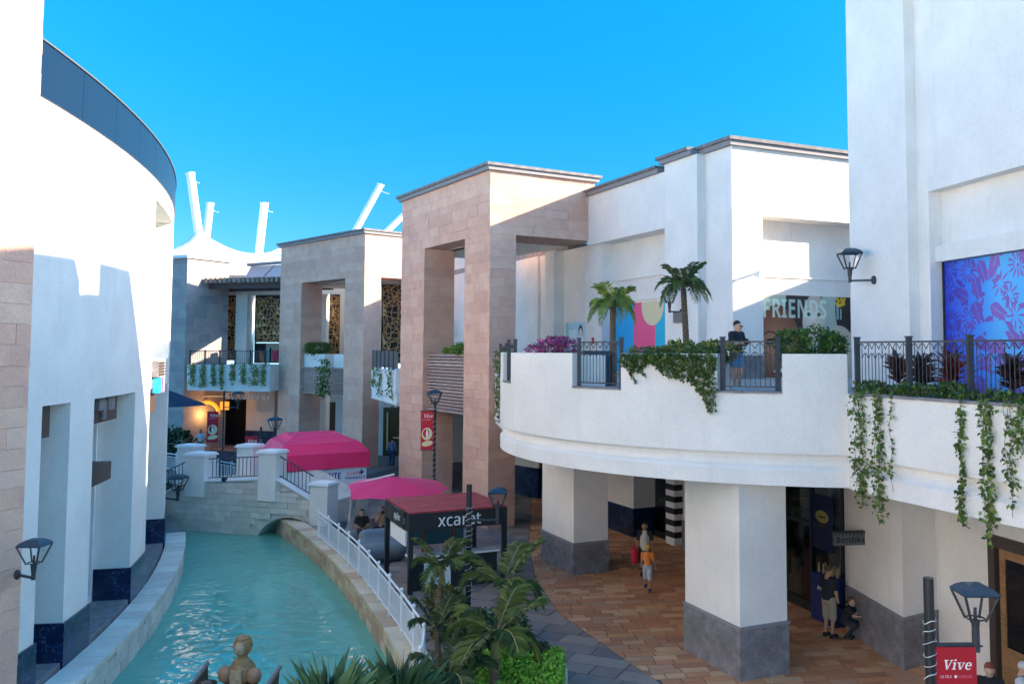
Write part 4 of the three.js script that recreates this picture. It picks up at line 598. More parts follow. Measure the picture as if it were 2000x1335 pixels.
// ---------------------------------------------------------------- white membrane roof and masts far behind
{
  const t = thing('tent_roof', 'white tensile membrane roof beyond the stone tower', 'roof', [-34, 14, 90]);
  const pos = [], idx = [], nx = 60, nz = 18, pk = [[-36.7, 90, 4.6], [-38.6, 96, 4.6], [-30, 95, 3.0], [-21, 92, 3.6], [-16.5, 98, 4]];
  for (let j = 0; j <= nz; j++) for (let i = 0; i <= nx; i++) { const x = lerp(-54, -8, i / nx), d = lerp(80, 102, j / nz); let y = 15.0 + 0.9 * Math.sin(j / nz * Math.PI); for (const [px, pd, h] of pk) y += h * 0.75 * Math.exp(-Math.pow(Math.hypot(x - px, d - pd) / 2.6, 0.95)); y -= (d < 83 ? (83 - d) * 0.35 : 0); pos.push(x + 34, y - 14, -(d - 90)); }
  for (let j = 0; j < nz; j++) for (let i = 0; i < nx; i++) { const a = j * (nx + 1) + i; idx.push(a, a + 1, a + nx + 1, a + 1, a + nx + 2, a + nx + 1); }
  const g = new THREE.BufferGeometry(); g.setAttribute('position', new THREE.Float32BufferAttribute(pos, 3)); g.setIndex(idx); g.computeVertexNormals(); mk('membrane', uvm(g), M.membrane, t);
  [['tall white mast leaning left above the tent roof', [-36.4, 16, 90], [-37.9, 25.1, 90], 0.42], ['short white mast close behind the tall leaning mast', [-38.75, 17, 96], [-38.2, 23.05, 96], 0.4], ['upright white mast over the middle of the tent roof', [-32.6, 16, 95], [-32, 22.9, 95], 0.42], ['white mast leaning right above the far portal', [-22.9, 17, 92], [-19.0, 24.4, 92], 0.36], ['white mast leaning right partly hidden by the near portal', [-21.6, 18.3, 98], [-16.4, 23.4, 98], 0.36]].forEach(([l, a, b, r]) => { const m = thing('roof_mast', l, 'mast', a, 0, 'white masts of the tent roof'); mkw('pole', cyl(V3(...a), V3(...b), r, r, 12), M.mast, m); mkw('pole_head', [cyl(V3(...b), V3(b[0] + (b[0] - a[0]) * 0.012, b[1] + 0.12, b[2]), r * 1.12, r * 1.12, 12), bar(V3(b[0], b[1] - 0.6, b[2]), V3(b[0] + 0.9, b[1] - 0.9, b[2]), 0.08)], M.mast, m); });
}
// ---------------------------------------------------------------- pink tent stall, umbrella, kiosk
{
  const t = thing('tent_stall', 'pharmacy stall under a bright pink tarpaulin behind the bridge', 'stall', [-12.75, 0, 40.9], 31), W = 4.0, Dp = 3.4, e = 1.8, m = 2.75;
  const ad = new THREE.Mesh(board(W, 1.78, 0.06), print(1024, 456, (c, w, h) => {
    c.fillStyle = '#eef0f6'; c.fillRect(0, 0, w, h); c.fillStyle = '#16207e'; c.font = 'bold 104px sans-serif'; c.save(); c.scale(0.8, 1); c.fillText('PRÓXIMAMENTE', 66, 120); c.restore();
    c.fillStyle = '#e23a3f'; c.font = 'bold 52px sans-serif'; c.fillText('ISLAND', 776, 84); c.fillStyle = '#16207e'; c.font = 'bold 46px sans-serif'; c.fillText('PHARMACY', 764, 134); c.fillRect(952, 26, 20, 62); c.fillRect(931, 47, 62, 20);
  })); ad.name = 'front_panel'; ad.position.set(W / 2, 0.9, -0.03); ad.castShadow = ad.receiveShadow = true; t.add(ad);
  mk('side_panel', [bx(0.0, 0.06, 0.02, 1.79, 0.08, Dp), bx(W - 0.06, W, 0.02, 1.79, 0.08, Dp)], M.whitePaint, t);
  const q = (a, b, c, d) => { const g = new THREE.BufferGeometry(); const n = 6, pos = [], id = []; for (let j = 0; j <= n; j++) for (let i = 0; i <= n; i++) { const u = i / n, v = j / n, sag = 0.05 * Math.sin(u * Math.PI) * Math.sin(v * Math.PI) + 0.018 * Math.sin(u * 17 + v * 5) * Math.sin(v * 3.14); const L = [0, 1, 2].map((k) => lerp(lerp(a[k], b[k], u), lerp(d[k], c[k], u), v)); pos.push(L[0], L[1] - sag, -L[2]); } for (let j = 0; j < n; j++) for (let i = 0; i < n; i++) { const k = j * (n + 1) + i; id.push(k, k + 1, k + n + 1, k + 1, k + n + 2, k + n + 1); } g.setAttribute('position', new THREE.Float32BufferAttribute(pos, 3)); g.setIndex(id); g.computeVertexNormals(); return uvm(g); };
  const A = [-0.12, m - 0.22, -0.12], B = [W + 0.12, m - 0.22, -0.12], C = [W + 0.12, m - 0.22, Dp + 0.12], D = [-0.12, m - 0.22, Dp + 0.12], r1 = [0.75, m + 0.5, 0.95], r2 = [W - 0.85, m + 0.5, 0.95], r3 = [W - 0.85, m + 0.6, Dp - 0.9], r4 = [0.75, m + 0.6, Dp - 0.9], s1 = [0.22, m + 0.24, 0.32], s2 = [W - 0.28, m + 0.24, 0.32], s3 = [W - 0.28, m + 0.28, Dp - 0.3], s4 = [0.22, m + 0.28, Dp - 0.3], k1 = [1.5, m + 0.68, Dp / 2], k2 = [W - 1.6, m + 0.68, Dp / 2], dn = (p) => [p[0], e + 0.02, p[2]];
  mk('tarpaulin_roof', [q(A, B, s2, s1), q(B, C, s3, s2), q(C, D, s4, s3), q(D, A, s1, s4), q(s1, s2, r2, r1), q(s2, s3, r3, r2), q(s3, s4, r4, r3), q(s4, s1, r1, r4), q(r1, r2, k2, k1), q(r2, r3, k2, k2), q(r3, r4, k1, k2), q(r4, r1, k1, k1)], M.tarp, t); mk('tarpaulin_skirt', [q(dn(A), dn(B), B, A), q(dn(B), dn(C), C, B), q(dn(C), dn(D), D, C), q(dn(D), dn(A), A, D)], M.tarp, t);
}
{
  const t = thing('patio_umbrella', 'magenta cantilever umbrella beside the black kiosk', 'umbrella', [-8.35, 0, 35.5]), c = [-6.55, 2.42, 35.2], g = new THREE.BufferGeometry(), pos = [], rim = [[-1.75, -0.3, -0.2], [-1.35, -0.66, -1.45], [0.2, -0.62, -1.75], [1.95, -0.62, -1.2], [2.1, -0.5, 0.3], [1.3, -0.35, 1.6], [-0.2, -0.3, 1.8], [-1.4, -0.28, 1.3]];
  rim.forEach((a, i) => { const b = rim[(i + 1) % 8], M1 = [(a[0] + b[0]) / 2 * 0.97, (a[1] + b[1]) / 2 + 0.05, (a[2] + b[2]) / 2 * 0.97]; for (const [p, q] of [[a, M1], [M1, b]]) pos.push(c[0], c[1], -c[2], c[0] + p[0], c[1] + p[1], -(c[2] + p[2]), c[0] + q[0], c[1] + q[1], -(c[2] + q[2])); });
  g.setAttribute('position', new THREE.Float32BufferAttribute(pos, 3)); g.computeVertexNormals(); mkw('canopy', uvm(g), M.pink, t);
  rim.forEach((a) => mkw('rib', bar(V3(c[0], c[1] - 0.03, c[2]), V3(c[0] + a[0] * 0.98, c[1] + a[1] - 0.03, c[2] + a[2] * 0.98), 0.025), M.ironGrey, t));
  mkw('pole', cyl(V3(-8.4, 0, 35.5), V3(-8.15, 2.15, 35.3), 0.06, 0.05), std(0.6, 0.6, 0.62, 0.4), t); mkw('arm', cyl(V3(-8.13, 2.1, 35.3), V3(-6.55, 2.5, 35.2), 0.04), std(0.6, 0.6, 0.62, 0.4), t); mkw('crank', [bar(V3(-8.12, 1.2, 35.25), V3(-8.02, 1.75, 35.25), 0.03)], M.black, t); mkw('base', bx(-8.8, -7.95, 0.03, 0.12, 35.1, 35.9), M.concrete, t);
}
{
  const t = thing('kiosk', 'black open kiosk with red roof beside the palms', 'kiosk', [-4.6, 0, 27.2], 25), W = 3.15, Dp = 3.0, H = 2.4;
  for (const [x, d] of [[0, 0], [W - 0.14, 0], [0, Dp - 0.14], [W - 0.14, Dp - 0.14]]) mk('post', bx(x, x + 0.14, 0.02, H - 0.52, d, d + 0.14), M.black, t);
  mk('fascia', [bx(0, W, H - 0.52, H, 0, 0.12), bx(0, W, H - 0.52, H, Dp - 0.12, Dp), bx(0, 0.12, H - 0.52, H, 0.121, Dp - 0.121), bx(W - 0.12, W, H - 0.52, H, 0.121, Dp - 0.121)], M.black, t);
  for (let k = 0; k < 3; k++) mk('roof_panel', bx(0.02 + k * (W - 0.04) / 3 + 0.008, 0.02 + (k + 1) * (W - 0.04) / 3 - 0.008, H + 0.002, H + 0.05, 0.02, Dp - 0.02), M.kioskRed, t);
  mk('sign_letters', letters('xcaret', 0.36, 0.03, fontR).translate(W * 0.5, H - 0.42, 0.032), M.whitePaint, t);
  const sd = new THREE.Mesh(board(1.5, 0.5, 0.04), print(300, 100, (c, w, h) => { c.fillStyle = '#101114'; c.fillRect(0, 0, w, h); c.fillStyle = '#dfe3e4'; c.font = 'italic bold 62px sans-serif'; c.fillText('xplor', 60, 68); })); sd.name = 'side_sign'; sd.rotation.y = -Math.PI / 2; sd.position.set(-0.03, H - 0.26, -1.2); t.add(sd);
  mk('side_board', bx(-0.03, 0.03, H - 1.0, H - 0.56, 0.3, 2.1), M.paper, t);
  mk('counter', [bx(0.2, W - 0.2, 0.02, 1.0, 0.35, 0.8)], M.black, t); mk('counter_top', bx(0.12, W - 0.12, 1.001, 1.05, 0.28, 0.88), M.paper, t);
  const ps = new THREE.Mesh(board(0.85, 0.8, 0.02), print(200, 190, (c, w, h) => { c.fillStyle = '#dfe6ea'; c.fillRect(0, 0, w, h); c.fillStyle = '#3c2a8c'; c.beginPath(); c.arc(90, 60, 40, 0, 7); c.fill(); c.fillStyle = '#e2a13a'; c.beginPath(); c.arc(100, 95, 30, 0, 7); c.fill(); c.fillStyle = '#3a6f7e'; c.font = 'bold 34px sans-serif'; c.fillText('xplor', 46, 165); })); ps.name = 'poster'; ps.position.set(1.0, 0.52, -0.33); t.add(ps);
  mk('back_display', [bx(0.5, 2.6, 0.9, 1.7, Dp - 0.4, Dp - 0.35)], std(0.05, 0.16, 0.22, 0.4), t); for (const x of [0.9, 1.9]) mk('timber_prop', cyl(V3(x, 0, 1.8), V3(x + 0.15, H - 0.5, 1.9), 0.05), std(0.25, 0.08, 0.05), t);
}
{ // dark umbrella far left, over the shop terrace
  const t = thing('patio_umbrella', 'dark navy umbrella at the corner of the curved building', 'umbrella', [-24.5, 0, 56]); const g = new THREE.ConeGeometry(2.4, 0.95, 8); g.translate(-24.6, 4.35, -56); mkw('canopy', uvm(g), M.navy, t); mkw('pole', cyl(V3(-24.6, 0, 56), V3(-24.6, 4.3, 56), 0.05), M.black, t);
}
// ---------------------------------------------------------------- lamps
function lantern(root, p, s = 1) {                                      // p = world bottom of the lantern
  const up = (x, y, d) => V3(p[0] + x * s, p[1] + y * s, p[2] + d * s), a = 0.3, b = 0.13, h0 = 0.2, h1 = 0.68;
  const roof = new THREE.CylinderGeometry(0.02, 0.46, 0.06, 4, 1); const rp = []; for (const [r, y] of [[0.45, 0], [0.46, 0.035], [0.36, 0.11], [0.22, 0.165], [0.02, 0.2]]) rp.push(new THREE.Vector2(r * s, y * s)); const rg = new THREE.LatheGeometry(rp, 4); rg.rotateY(Math.PI / 4); rg.translate(p[0], p[1] + h1 * s, -p[2]); const q = uvm(rg.toNonIndexed()); q.computeVertexNormals();
  mkw('lantern_cap', q, M.lampCap, root);
  const fr = []; for (const [x, d] of [[-1, -1], [1, -1], [1, 1], [-1, 1]]) fr.push(bar(up(x * b, h0, d * b), up(x * a, h1, d * a), 0.035 * s)); const ring = []; for (let k = 0; k <= 12; k++) ring.push(up(b * 1.25 * Math.cos(k / 12 * 6.283), h0 + 0.03, b * 1.25 * Math.sin(k / 12 * 6.283))); fr.push(tube(ring, 0.016 * s, 16, 4)); mkw('lantern_frame', fr, M.iron, root);
  const gl = []; const c4 = [[-1, -1], [1, -1], [1, 1], [-1, 1]]; c4.forEach(([x, d], i) => { const [x2, d2] = c4[(i + 1) % 4], k = 0.95, A = up(x * b * k, h0 + 0.02, d * b * k), B = up(x2 * b * k, h0 + 0.02, d2 * b * k), C = up(x2 * a * k, h1 - 0.01, d2 * a * k), D = up(x * a * k, h1 - 0.01, d * a * k); const g = new THREE.BufferGeometry().setFromPoints([A, B, C, A, C, D]); g.computeVertexNormals(); gl.push(uvm(g)); }); mkw('lantern_glass', gl, M.lampGlass, root);
  mkw('lantern_socket', [cyl(up(0, -0.05, 0), up(0, h0, 0), 0.06 * s, 0.085 * s), cyl(up(0, h0, 0), up(0, 0.42, 0), 0.035 * s, 0.03 * s)], M.iron, root);
}
function wallLamp(label, wall, end, s = 1) { const t = thing('wall_lantern', label, 'lantern', wall, 0, 'iron wall lanterns'); mkw('arm', [bar(V3(...wall), V3(end[0], wall[1], end[2]), 0.06 * s), cyl(V3(end[0], wall[1] - 0.05 * s, end[2]), V3(end[0], wall[1] + 0.18 * s, end[2]), 0.055 * s)], M.iron, t); mkw('wall_plate', ball(wall[0], wall[1], wall[2], 0.09 * s, 0.14 * s, 0.09 * s), M.iron, t); lantern(t, [end[0], wall[1] + 0.17 * s, end[2]], s); }
wallLamp('iron wall lantern on the tan stone pillar above the canal', [-10.62, 2.93, 17.75], [-10.16, 2.93, 17.5], 0.72);
wallLamp('iron wall lantern on the tall white building', [7.95, 9.13, 22.85], [7.42, 9.13, 23.1], 0.82);
wallLamp('iron wall lantern behind the right terrace palm', [4.36, 8.75, 33.0], [3.9, 8.75, 32.8], 0.85);
wallLamp('iron wall lantern seen through the near stone portal', [-7.0, 8.25, 58.0], [-7.6, 8.25, 57.3], 1.0);
wallLamp('small iron wall lantern beside the far gold screen', [-20.4, 8.0, 67.8], [-20.9, 8.0, 67.2], 1.0);
wallLamp('iron lantern by the left end of the stone bridge', [-17.4, 0.85, 39.6], [-16.65, 0.85, 39.2], 1.05);
function lampPost(label, base, h, arms, opts = {}) {
  const t = thing('lamp_post', label, 'lamp post', [base[0], 0, base[1]], 0, 'iron lamp posts'), [x, d] = base;
  mkw('pole', [cyl(V3(x, 0.02, d), V3(x, h, d), opts.r ?? 0.075, opts.r ?? 0.075, 12)], M.black, t); mkw('pole_foot', cyl(V3(x, 0.02, d), V3(x, 0.3, d), 0.16, 0.12, 12), M.black, t);
  for (const [ax, ad, y, s] of arms) { if (ax || ad) mkw('arm', [cyl(V3(x, y, d), V3(x + ax, y, d + ad), 0.035), cyl(V3(x + ax, y - 0.1, d + ad), V3(x + ax, y + 0.22, d + ad), 0.06)], M.iron, t); lantern(t, [x + ax, y + 0.2, d + ad], s); }
  const y1 = opts.wrap ?? h - 0.9, pts = []; for (let k = 0; k < 110; k++) { const a = k * 1.1; pts.push(V3(x + rr(0.085, 0.1) * Math.cos(a), lerp(0.3, y1, k / 109) + rr(-0.03, 0.03), d + rr(0.085, 0.1) * Math.sin(a))); } mkw('string_lights', tube(pts, 0.008, 420, 3), M.wire, t);
  return t;
}
lampPost('near lamp post wrapped in string lights at lower right', [5.5, 13.7], 3.92, [[0.7, 0.02, 2.93, 0.82]], { r: 0.075, wrap: 3.35 });
lampPost('lamp post in front of the black kiosk', [-2.54, 24.6], 3.68, [[0.78, 0.05, 2.72, 0.78]], { wrap: 3.1 });
lampPost('tall lamp post with red banner in front of the near portal', [-5.4, 38], 4.85, [[0, 0, 4.72, 0.85]], { wrap: 4.4, r: 0.06 });
lampPost('distant lamp post beside the far shop front', [-22.6, 60], 4.6, [[0.95, 0, 3.5, 1.0]], { r: 0.06 });
lampPost('distant lamp post among the shrubs left of the pink tent', [-17.4, 52], 2.9, [[0.8, 0, 2.35, 1.05]], { r: 0.06, wrap: 2.2 });
const bannerPrint = print(200, 560, (c, w, h) => { c.fillStyle = '#c8102e'; c.fillRect(0, 0, w, h); c.fillStyle = '#f3eee6'; c.font = 'italic bold 68px serif'; c.fillText('Vive', 40, 92); c.font = '17px sans-serif'; c.fillText('LA ISLA CANCÚN', 26, 128); c.fillStyle = '#e9d9a8'; c.beginPath(); c.ellipse(100, 330, 84, 92, 0.3, 0, 7); c.fill(); c.fillStyle = '#c8102e'; c.beginPath(); c.ellipse(84, 320, 50, 60, 0.2, 0, 7); c.fill(); c.fillStyle = '#f6f1ea'; c.beginPath(); c.moveTo(96, 250); c.lineTo(126, 330); c.lineTo(100, 410); c.lineTo(80, 330); c.fill(); c.fillStyle = '#e9d9a8'; c.beginPath(); c.ellipse(105, 470, 92, 40, -0.2, 0, 7); c.fill(); });
function banner(label, x, y, d, w, h, turn = 0, mat = bannerPrint) { const t = thing('street_banner', label, 'banner', [x, y, d], turn, 'red street banners'); const m = new THREE.Mesh(board(w, h, 0.015), mat); m.name = 'banner_cloth'; m.castShadow = m.receiveShadow = true; t.add(m); mk('banner_rod', [cyl(V3(-w / 2 - 0.05, h / 2 + 0.01, 0), V3(w / 2 + 0.1, h / 2 + 0.01, 0), 0.015), cyl(V3(-w / 2 - 0.05, -h / 2 - 0.01, 0), V3(w / 2 + 0.1, -h / 2 - 0.01, 0), 0.015)], M.black, t); }
banner('tall red banner on the lamp post before the near portal', -5.72, 3.95, 37.98, 0.52, 1.6);
banner('red banner below the lantern of the near lamp post', 5.88, 2.2, 13.68, 0.6, 1.42, 0, print(240, 560, (c, w, h) => { c.fillStyle = '#b90f24'; c.fillRect(0, 0, w, h); c.fillStyle = '#f3eee6'; c.font = 'italic bold 78px serif'; c.fillText('Vive', 34, 130); c.font = '21px sans-serif'; c.fillText('LA ISLA', 22, 178); c.beginPath(); c.arc(114, 170, 9, 0, 7); c.fill(); c.fillStyle = '#e58a94'; c.fillText('CANCÚN', 128, 178); c.fillStyle = '#e9d9a8'; c.beginPath(); c.ellipse(120, 400, 95, 90, 0.3, 0, 7); c.fill(); }));
banner('far red banner beside the white pier below the far balcony', -23.3, 2.2, 60, 0.75, 2.0); banner('small red banner above the dark shrubs left of the pink tent', -17.9, 2.0, 51.9, 0.72, 0.72, 0, print(200, 200, (c, w, h) => { c.fillStyle = '#c8102e'; c.fillRect(0, 0, w, h); c.fillStyle = '#f3eee6'; c.font = 'italic bold 68px serif'; c.fillText('Vive', 34, 100); c.font = '16px sans-serif'; c.fillText('LA ISLA CANCÚN', 26, 136); }));
// ---------------------------------------------------------------- plants
function frond(base, az, len, rise, droop, leaf, wid, cols, pairs = 26, vshape = 0.35) {   // returns [rachis geometry, leaf list]
  const out = new THREE.Vector3(Math.cos(az), 0, Math.sin(az)), pts = []; for (let k = 0; k <= 8; k++) { const f = k / 8; pts.push(base.clone().addScaledVector(out, len * f * (1 - 0.12 * f * f)).add(new THREE.Vector3(0, rise * f - droop * f * f * f, 0))); }
  const cv = new THREE.CatmullRomCurve3(pts), list = [], col = pick(cols); const side = new THREE.Vector3(-out.z, 0, out.x);
  for (let k = 1; k <= pairs; k++) { const f = 0.12 + 0.88 * k / pairs, p = cv.getPoint(f), tg = cv.getTangent(f), l = leaf * Math.sin(Math.PI * (0.12 + 0.83 * f)) ** 0.6; for (const s of [-1, 1]) { const dir = side.clone().multiplyScalar(s).addScaledVector(tg, 0.55 + 0.5 * f).add(new THREE.Vector3(0, vshape - 0.55 * rnd(), 0)).normalize(); list.push([p, dir, l * rr(0.85, 1.1), wid, tone(col, 0.25)]); } }
  return [tube(pts, 0.012 * len, 8, 4), list];
}
function palm(label, base, y0, h, lean, nf, len, opts = {}) {
  const t = thing('palm_tree', label, 'palm', [base[0], y0, base[1]], 0, opts.group), cols = opts.cols ?? [GREEN.palm], r = opts.r ?? 0.07, top = V3(lean[0], h, lean[1]);
  const path = [V3(0, -0.05, 0), V3(lean[0] * 0.25, h * 0.45, lean[1] * 0.25), top], rings = []; const cv = new THREE.CatmullRomCurve3(path); for (let k = 0; k < 22; k++) { const a = cv.getPoint(k / 22), b = cv.getPoint((k + 1) / 22); rings.push(cyl(a, b, r * (1.22 - 0.25 * k / 22), r * (1.08 - 0.25 * k / 22), 9)); }
  mk('trunk', rings, M.bark, t); if (opts.shaft) mk('crown_shaft', cyl(top.clone().add(new THREE.Vector3(0, -0.15, 0)), top.clone().add(new THREE.Vector3(0, 0.35, 0)), r * 1.15, r * 0.5, 9), M.leafStem, t);
  for (let i = 0; i < nf; i++) { const f = i / nf, tier = f < 0.35 ? 2 : f < 0.7 ? 1 : 0, az = i * 2.4 + rnd() * 0.4, rise = len * [0.25, 0.6, 1.0][tier] * rr(0.8, 1.15), dr = len * [0.75, 0.6, 0.35][tier] * rr(0.85, 1.15); const [g, l] = frond(top.clone().add(new THREE.Vector3(0, opts.shaft ? 0.3 : 0.02, 0)), az, len * rr(0.85, 1.1) * (tier === 2 ? 0.8 : 1), rise, dr, opts.leaf ?? len * 0.3, opts.wid ?? 0.05, cols, opts.pairs ?? 26, opts.v ?? 0.35); const m = mk('frond', leafCloud(l), M.leafThin, t); mk('frond_stalk', g, M.leafStem, m); }
  return t;
}
palm('left terrace palm with yellowing fronds before the mural', [1.36, 24.5], 6.36, 2.15, [0.0, 0.1], 28, 0.82, { cols: [[0.24, 0.34, 0.05], [0.32, 0.38, 0.06], [0.15, 0.24, 0.04]], r: 0.085, leaf: 0.26, wid: 0.045, pairs: 24 });
palm('right terrace palm with dark fronds and tall trunk', [3.52, 25.5], 6.36, 2.75, [-0.08, 0.1], 28, 0.86, { cols: [[0.05, 0.1, 0.03], [0.09, 0.15, 0.035]], r: 0.09, leaf: 0.27, wid: 0.045, pairs: 24 });
palm('front palm with arching fronds beside the bright hedge', [-1.36, 18.3], 0, 1.35, [0.03, 0], 7, 1.25, { cols: [[0.13, 0.19, 0.04], [0.1, 0.155, 0.03]], r: 0.1, leaf: 0.48, wid: 0.036, pairs: 40, shaft: true, v: 0.1, group: 'palms in the canal bed' });
palm('middle palm with wide fronds in front of the kiosk', [-1.42, 20.3], 0, 1.8, [0.1, 0.05], 6, 1.2, { cols: [[0.12, 0.175, 0.04], [0.09, 0.14, 0.03]], r: 0.075, leaf: 0.46, wid: 0.036, pairs: 38, shaft: true, v: 0.1, group: 'palms in the canal bed' });
palm('rear palm with curved trunk left of the kiosk lamp post', [-3.2, 23.2], 0, 1.5, [0.12, 0.1], 8, 1.0, { cols: [[0.1, 0.15, 0.03], [0.12, 0.17, 0.035]], r: 0.085, leaf: 0.38, wid: 0.036, pairs: 36, shaft: true, v: 0.1, group: 'palms in the canal bed' });
palm('slender dark palm against the canal fence end', [-2.75, 20.4], 0, 1.1, [-0.05, 0], 6, 0.9, { cols: [[0.06, 0.1, 0.03], [0.05, 0.095, 0.03]], r: 0.07, leaf: 0.36, wid: 0.036, pairs: 34, v: 0.1, group: 'palms in the canal bed' });
palm('dark feathery palm left of the front palm', [-2.2, 17.6], 0, 1.0, [0, 0], 8, 1.05, { cols: [[0.06, 0.11, 0.035], [0.05, 0.09, 0.03]], r: 0.08, leaf: 0.4, wid: 0.036, pairs: 38, v: 0.1, group: 'palms in the canal bed' });
function spiky(label, base, y0, h, n, len, cols, wid = 0.03) { const t = thing('spiky_palm', label, 'plant', [base[0], y0, base[1]], 0, 'spiky palms at the canal edge'); const l = [], st = []; mk('trunk', cyl(V3(0, 0, 0), V3(0, h, 0), 0.1, 0.08), M.bark, t); for (let i = 0; i < n; i++) { const az = rnd() * 6.28, el = 0.15 + 1.2 * rnd(), dir = new THREE.Vector3(Math.cos(az) * Math.cos(el), Math.sin(el), Math.sin(az) * Math.cos(el)); const c = V3(0, h, 0).addScaledVector(dir, len * 0.45 * rnd()); l.push([c, dir.clone().lerp(randDir(0.3), 0.15).normalize(), len * rr(0.5, 0.9), wid, tone(pick(cols), 0.3)]); } mk('leaves', leafCloud(l), M.leaf, t); }
spiky('spiky palm at the frame bottom in front of the boat', [-2.28, 9.0], 0, 3.5, 380, 0.72, [[0.03, 0.085, 0.03], [0.05, 0.11, 0.035], [0.02, 0.06, 0.02]], 0.009);
spiky('smaller spiky palm at the frame bottom below the fence', [-1.85, 10.4], 0, 3.0, 420, 0.8, [[0.03, 0.08, 0.03], [0.045, 0.1, 0.035]], 0.009);
{ // hedges and bushes in the bed by the canal
  const bed = thing('planting_bed', 'kerbed planting bed beside the canal fence', 'planter', [-1.9, 0, 19]);
  mkw('kerb', [prism([[-3.0, 25.6], [-2.2, 25.6], [0.12, 20.75], [0.12, 14.5], [-2.5, 14.5], [-2.5, 21]], 0.02, 0.14)], M.lime[1], bed); mkw('soil', prism([[-2.95, 25.5], [-2.25, 25.5], [0.02, 20.7], [0.02, 14.6], [-2.4, 14.6], [-2.4, 21.05]], 0.141, 0.17), M.soil, bed);
  const h = thing('box_hedge', 'clipped lime green hedge at the bottom of the photo', 'hedge', [-0.95, 0.15, 18.6]);
  const l = []; for (let i = 0; i < 9000; i++) { const x = rr(-0.98, 0.93), d = rr(-2.4, 1.95), s = rnd(); let p, n; if (s < 0.62) { p = V3(x, 0.5 + 0.05 * n1(x * 3 + 9, d * 3 + 9, 64) + rr(-0.05, 0.03), d); n = new THREE.Vector3(rr(-0.7, 0.7), 0.6, rr(-0.7, 0.7)); } else if (s < 0.82) { p = V3(0.93 + rr(-0.05, 0.03), rr(0.02, 0.5), d); n = new THREE.Vector3(0.8, rr(0, 0.7), rr(-0.7, 0.7)); } else { p = V3(x, rr(0.02, 0.5), s < 0.91 ? -2.4 : 1.95); n = new THREE.Vector3(rr(-0.7, 0.7), rr(0, 0.7), s < 0.91 ? 0.8 : -0.8); } l.push([p, n.normalize(), rr(0.05, 0.095), 0.42, tone(pick([GREEN.lime, [0.15, 0.36, 0.02], [0.26, 0.48, 0.04]]), 0.3)]); }
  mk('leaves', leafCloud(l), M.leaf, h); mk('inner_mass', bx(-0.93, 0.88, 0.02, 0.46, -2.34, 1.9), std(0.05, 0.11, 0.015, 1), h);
  const bush = (label, at, blobs, n, size, cols, cat = 'bush', asp = 0.32, stems = true) => { const t = thing('bush', label, cat, at); mk('leaves', leafBlobs(blobs, n, size, cols, asp), M.leaf, t); if (stems) mk('stems', blobs.flatMap(([x, y, d, rx, ry]) => [0, 1, 2].map((k) => cyl(V3(x * 0.3 + k * 0.05, 0, d * 0.3), V3(x + rr(-0.5, 0.5) * rx, y, d + rr(-0.3, 0.3)), 0.018, 0.008, 5))), M.stem, t); return t; };
  bush('dark croton bush behind the front palm', [-0.5, 0.15, 20.55], [[-0.2, 0.35, -0.2, 0.45, 0.35, 0.4], [-0.8, 0.3, 0.2, 0.4, 0.3, 0.4]], 900, 0.13, [GREEN.dark, [0.05, 0.03, 0.02], [0.035, 0.07, 0.02]]);
  bush('dark red leaved bush between the palms', [-1.85, 0.15, 19.4], [[0, 0.35, 0, 0.6, 0.35, 0.6], [0.1, 0.3, 1.0, 0.5, 0.35, 0.5]], 1100, 0.12, [[0.05, 0.028, 0.025], GREEN.dark, [0.03, 0.06, 0.02]]);
  bush('mixed green and bronze bush beside the fence end', [-3.0, 0.15, 24.0], [[0, 0.45, 0, 0.55, 0.45, 0.6], [-0.35, 0.4, 1.0, 0.45, 0.4, 0.5], [0.1, 0.3, -1.0, 0.5, 0.35, 0.5]], 1700, 0.12, [[0.06, 0.1, 0.015], [0.12, 0.1, 0.02], GREEN.dark, [0.16, 0.17, 0.02]]);
  bush('low dark bush at the foot of the kiosk counter', [-1.6, 0.15, 22.6], [[0, 0.35, 0, 0.8, 0.35, 0.7]], 900, 0.13, [GREEN.dark, GREEN.mid]);
  // terrace planting
  const B = (R, a) => onB(R, a), bt = (label, a, dy, blobs, n, size, cols, asp) => { const p = B(BR - 0.65, a); return bush(label, [p[0], 7.05 + (dy ?? 0), p[1]], blobs, n, size, cols, 'bush', asp); };
  bt('purple flowering bougainvillea on the round balcony', 207.5, 0, [[0.0, 0.36, 0, 0.5, 0.22, 0.35], [-0.35, 0.24, 0.3, 0.35, 0.2, 0.35], [0.42, 0.36, -0.2, 0.42, 0.22, 0.35], [0.2, 0.5, 0.1, 0.36, 0.15, 0.3]], 1900, 0.07, [[0.58, 0.04, 0.28], [0.5, 0.03, 0.26], [0.68, 0.1, 0.4], [0.06, 0.1, 0.03], [0.1, 0.08, 0.04]], 0.42);
  bt('rounded green shrub in front of the billboard', 259.6, 0, [[-0.45, 0.42, 0, 0.42, 0.36, 0.4], [0.1, 0.45, 0, 0.5, 0.36, 0.42], [0.5, 0.38, 0.1, 0.32, 0.28, 0.4]], 2400, 0.085, [[0.06, 0.13, 0.015], [0.09, 0.17, 0.02], [0.035, 0.08, 0.012]], 0.4);
  bt('yellow-green croton tuft between the terrace palms', 241, 0, [[-0.2, 0.2, 0, 0.55, 0.22, 0.4], [0.6, 0.22, -0.2, 0.5, 0.25, 0.4]], 900, 0.16, [[0.12, 0.16, 0.02], [0.3, 0.26, 0.03], [0.06, 0.1, 0.02]], 0.2);
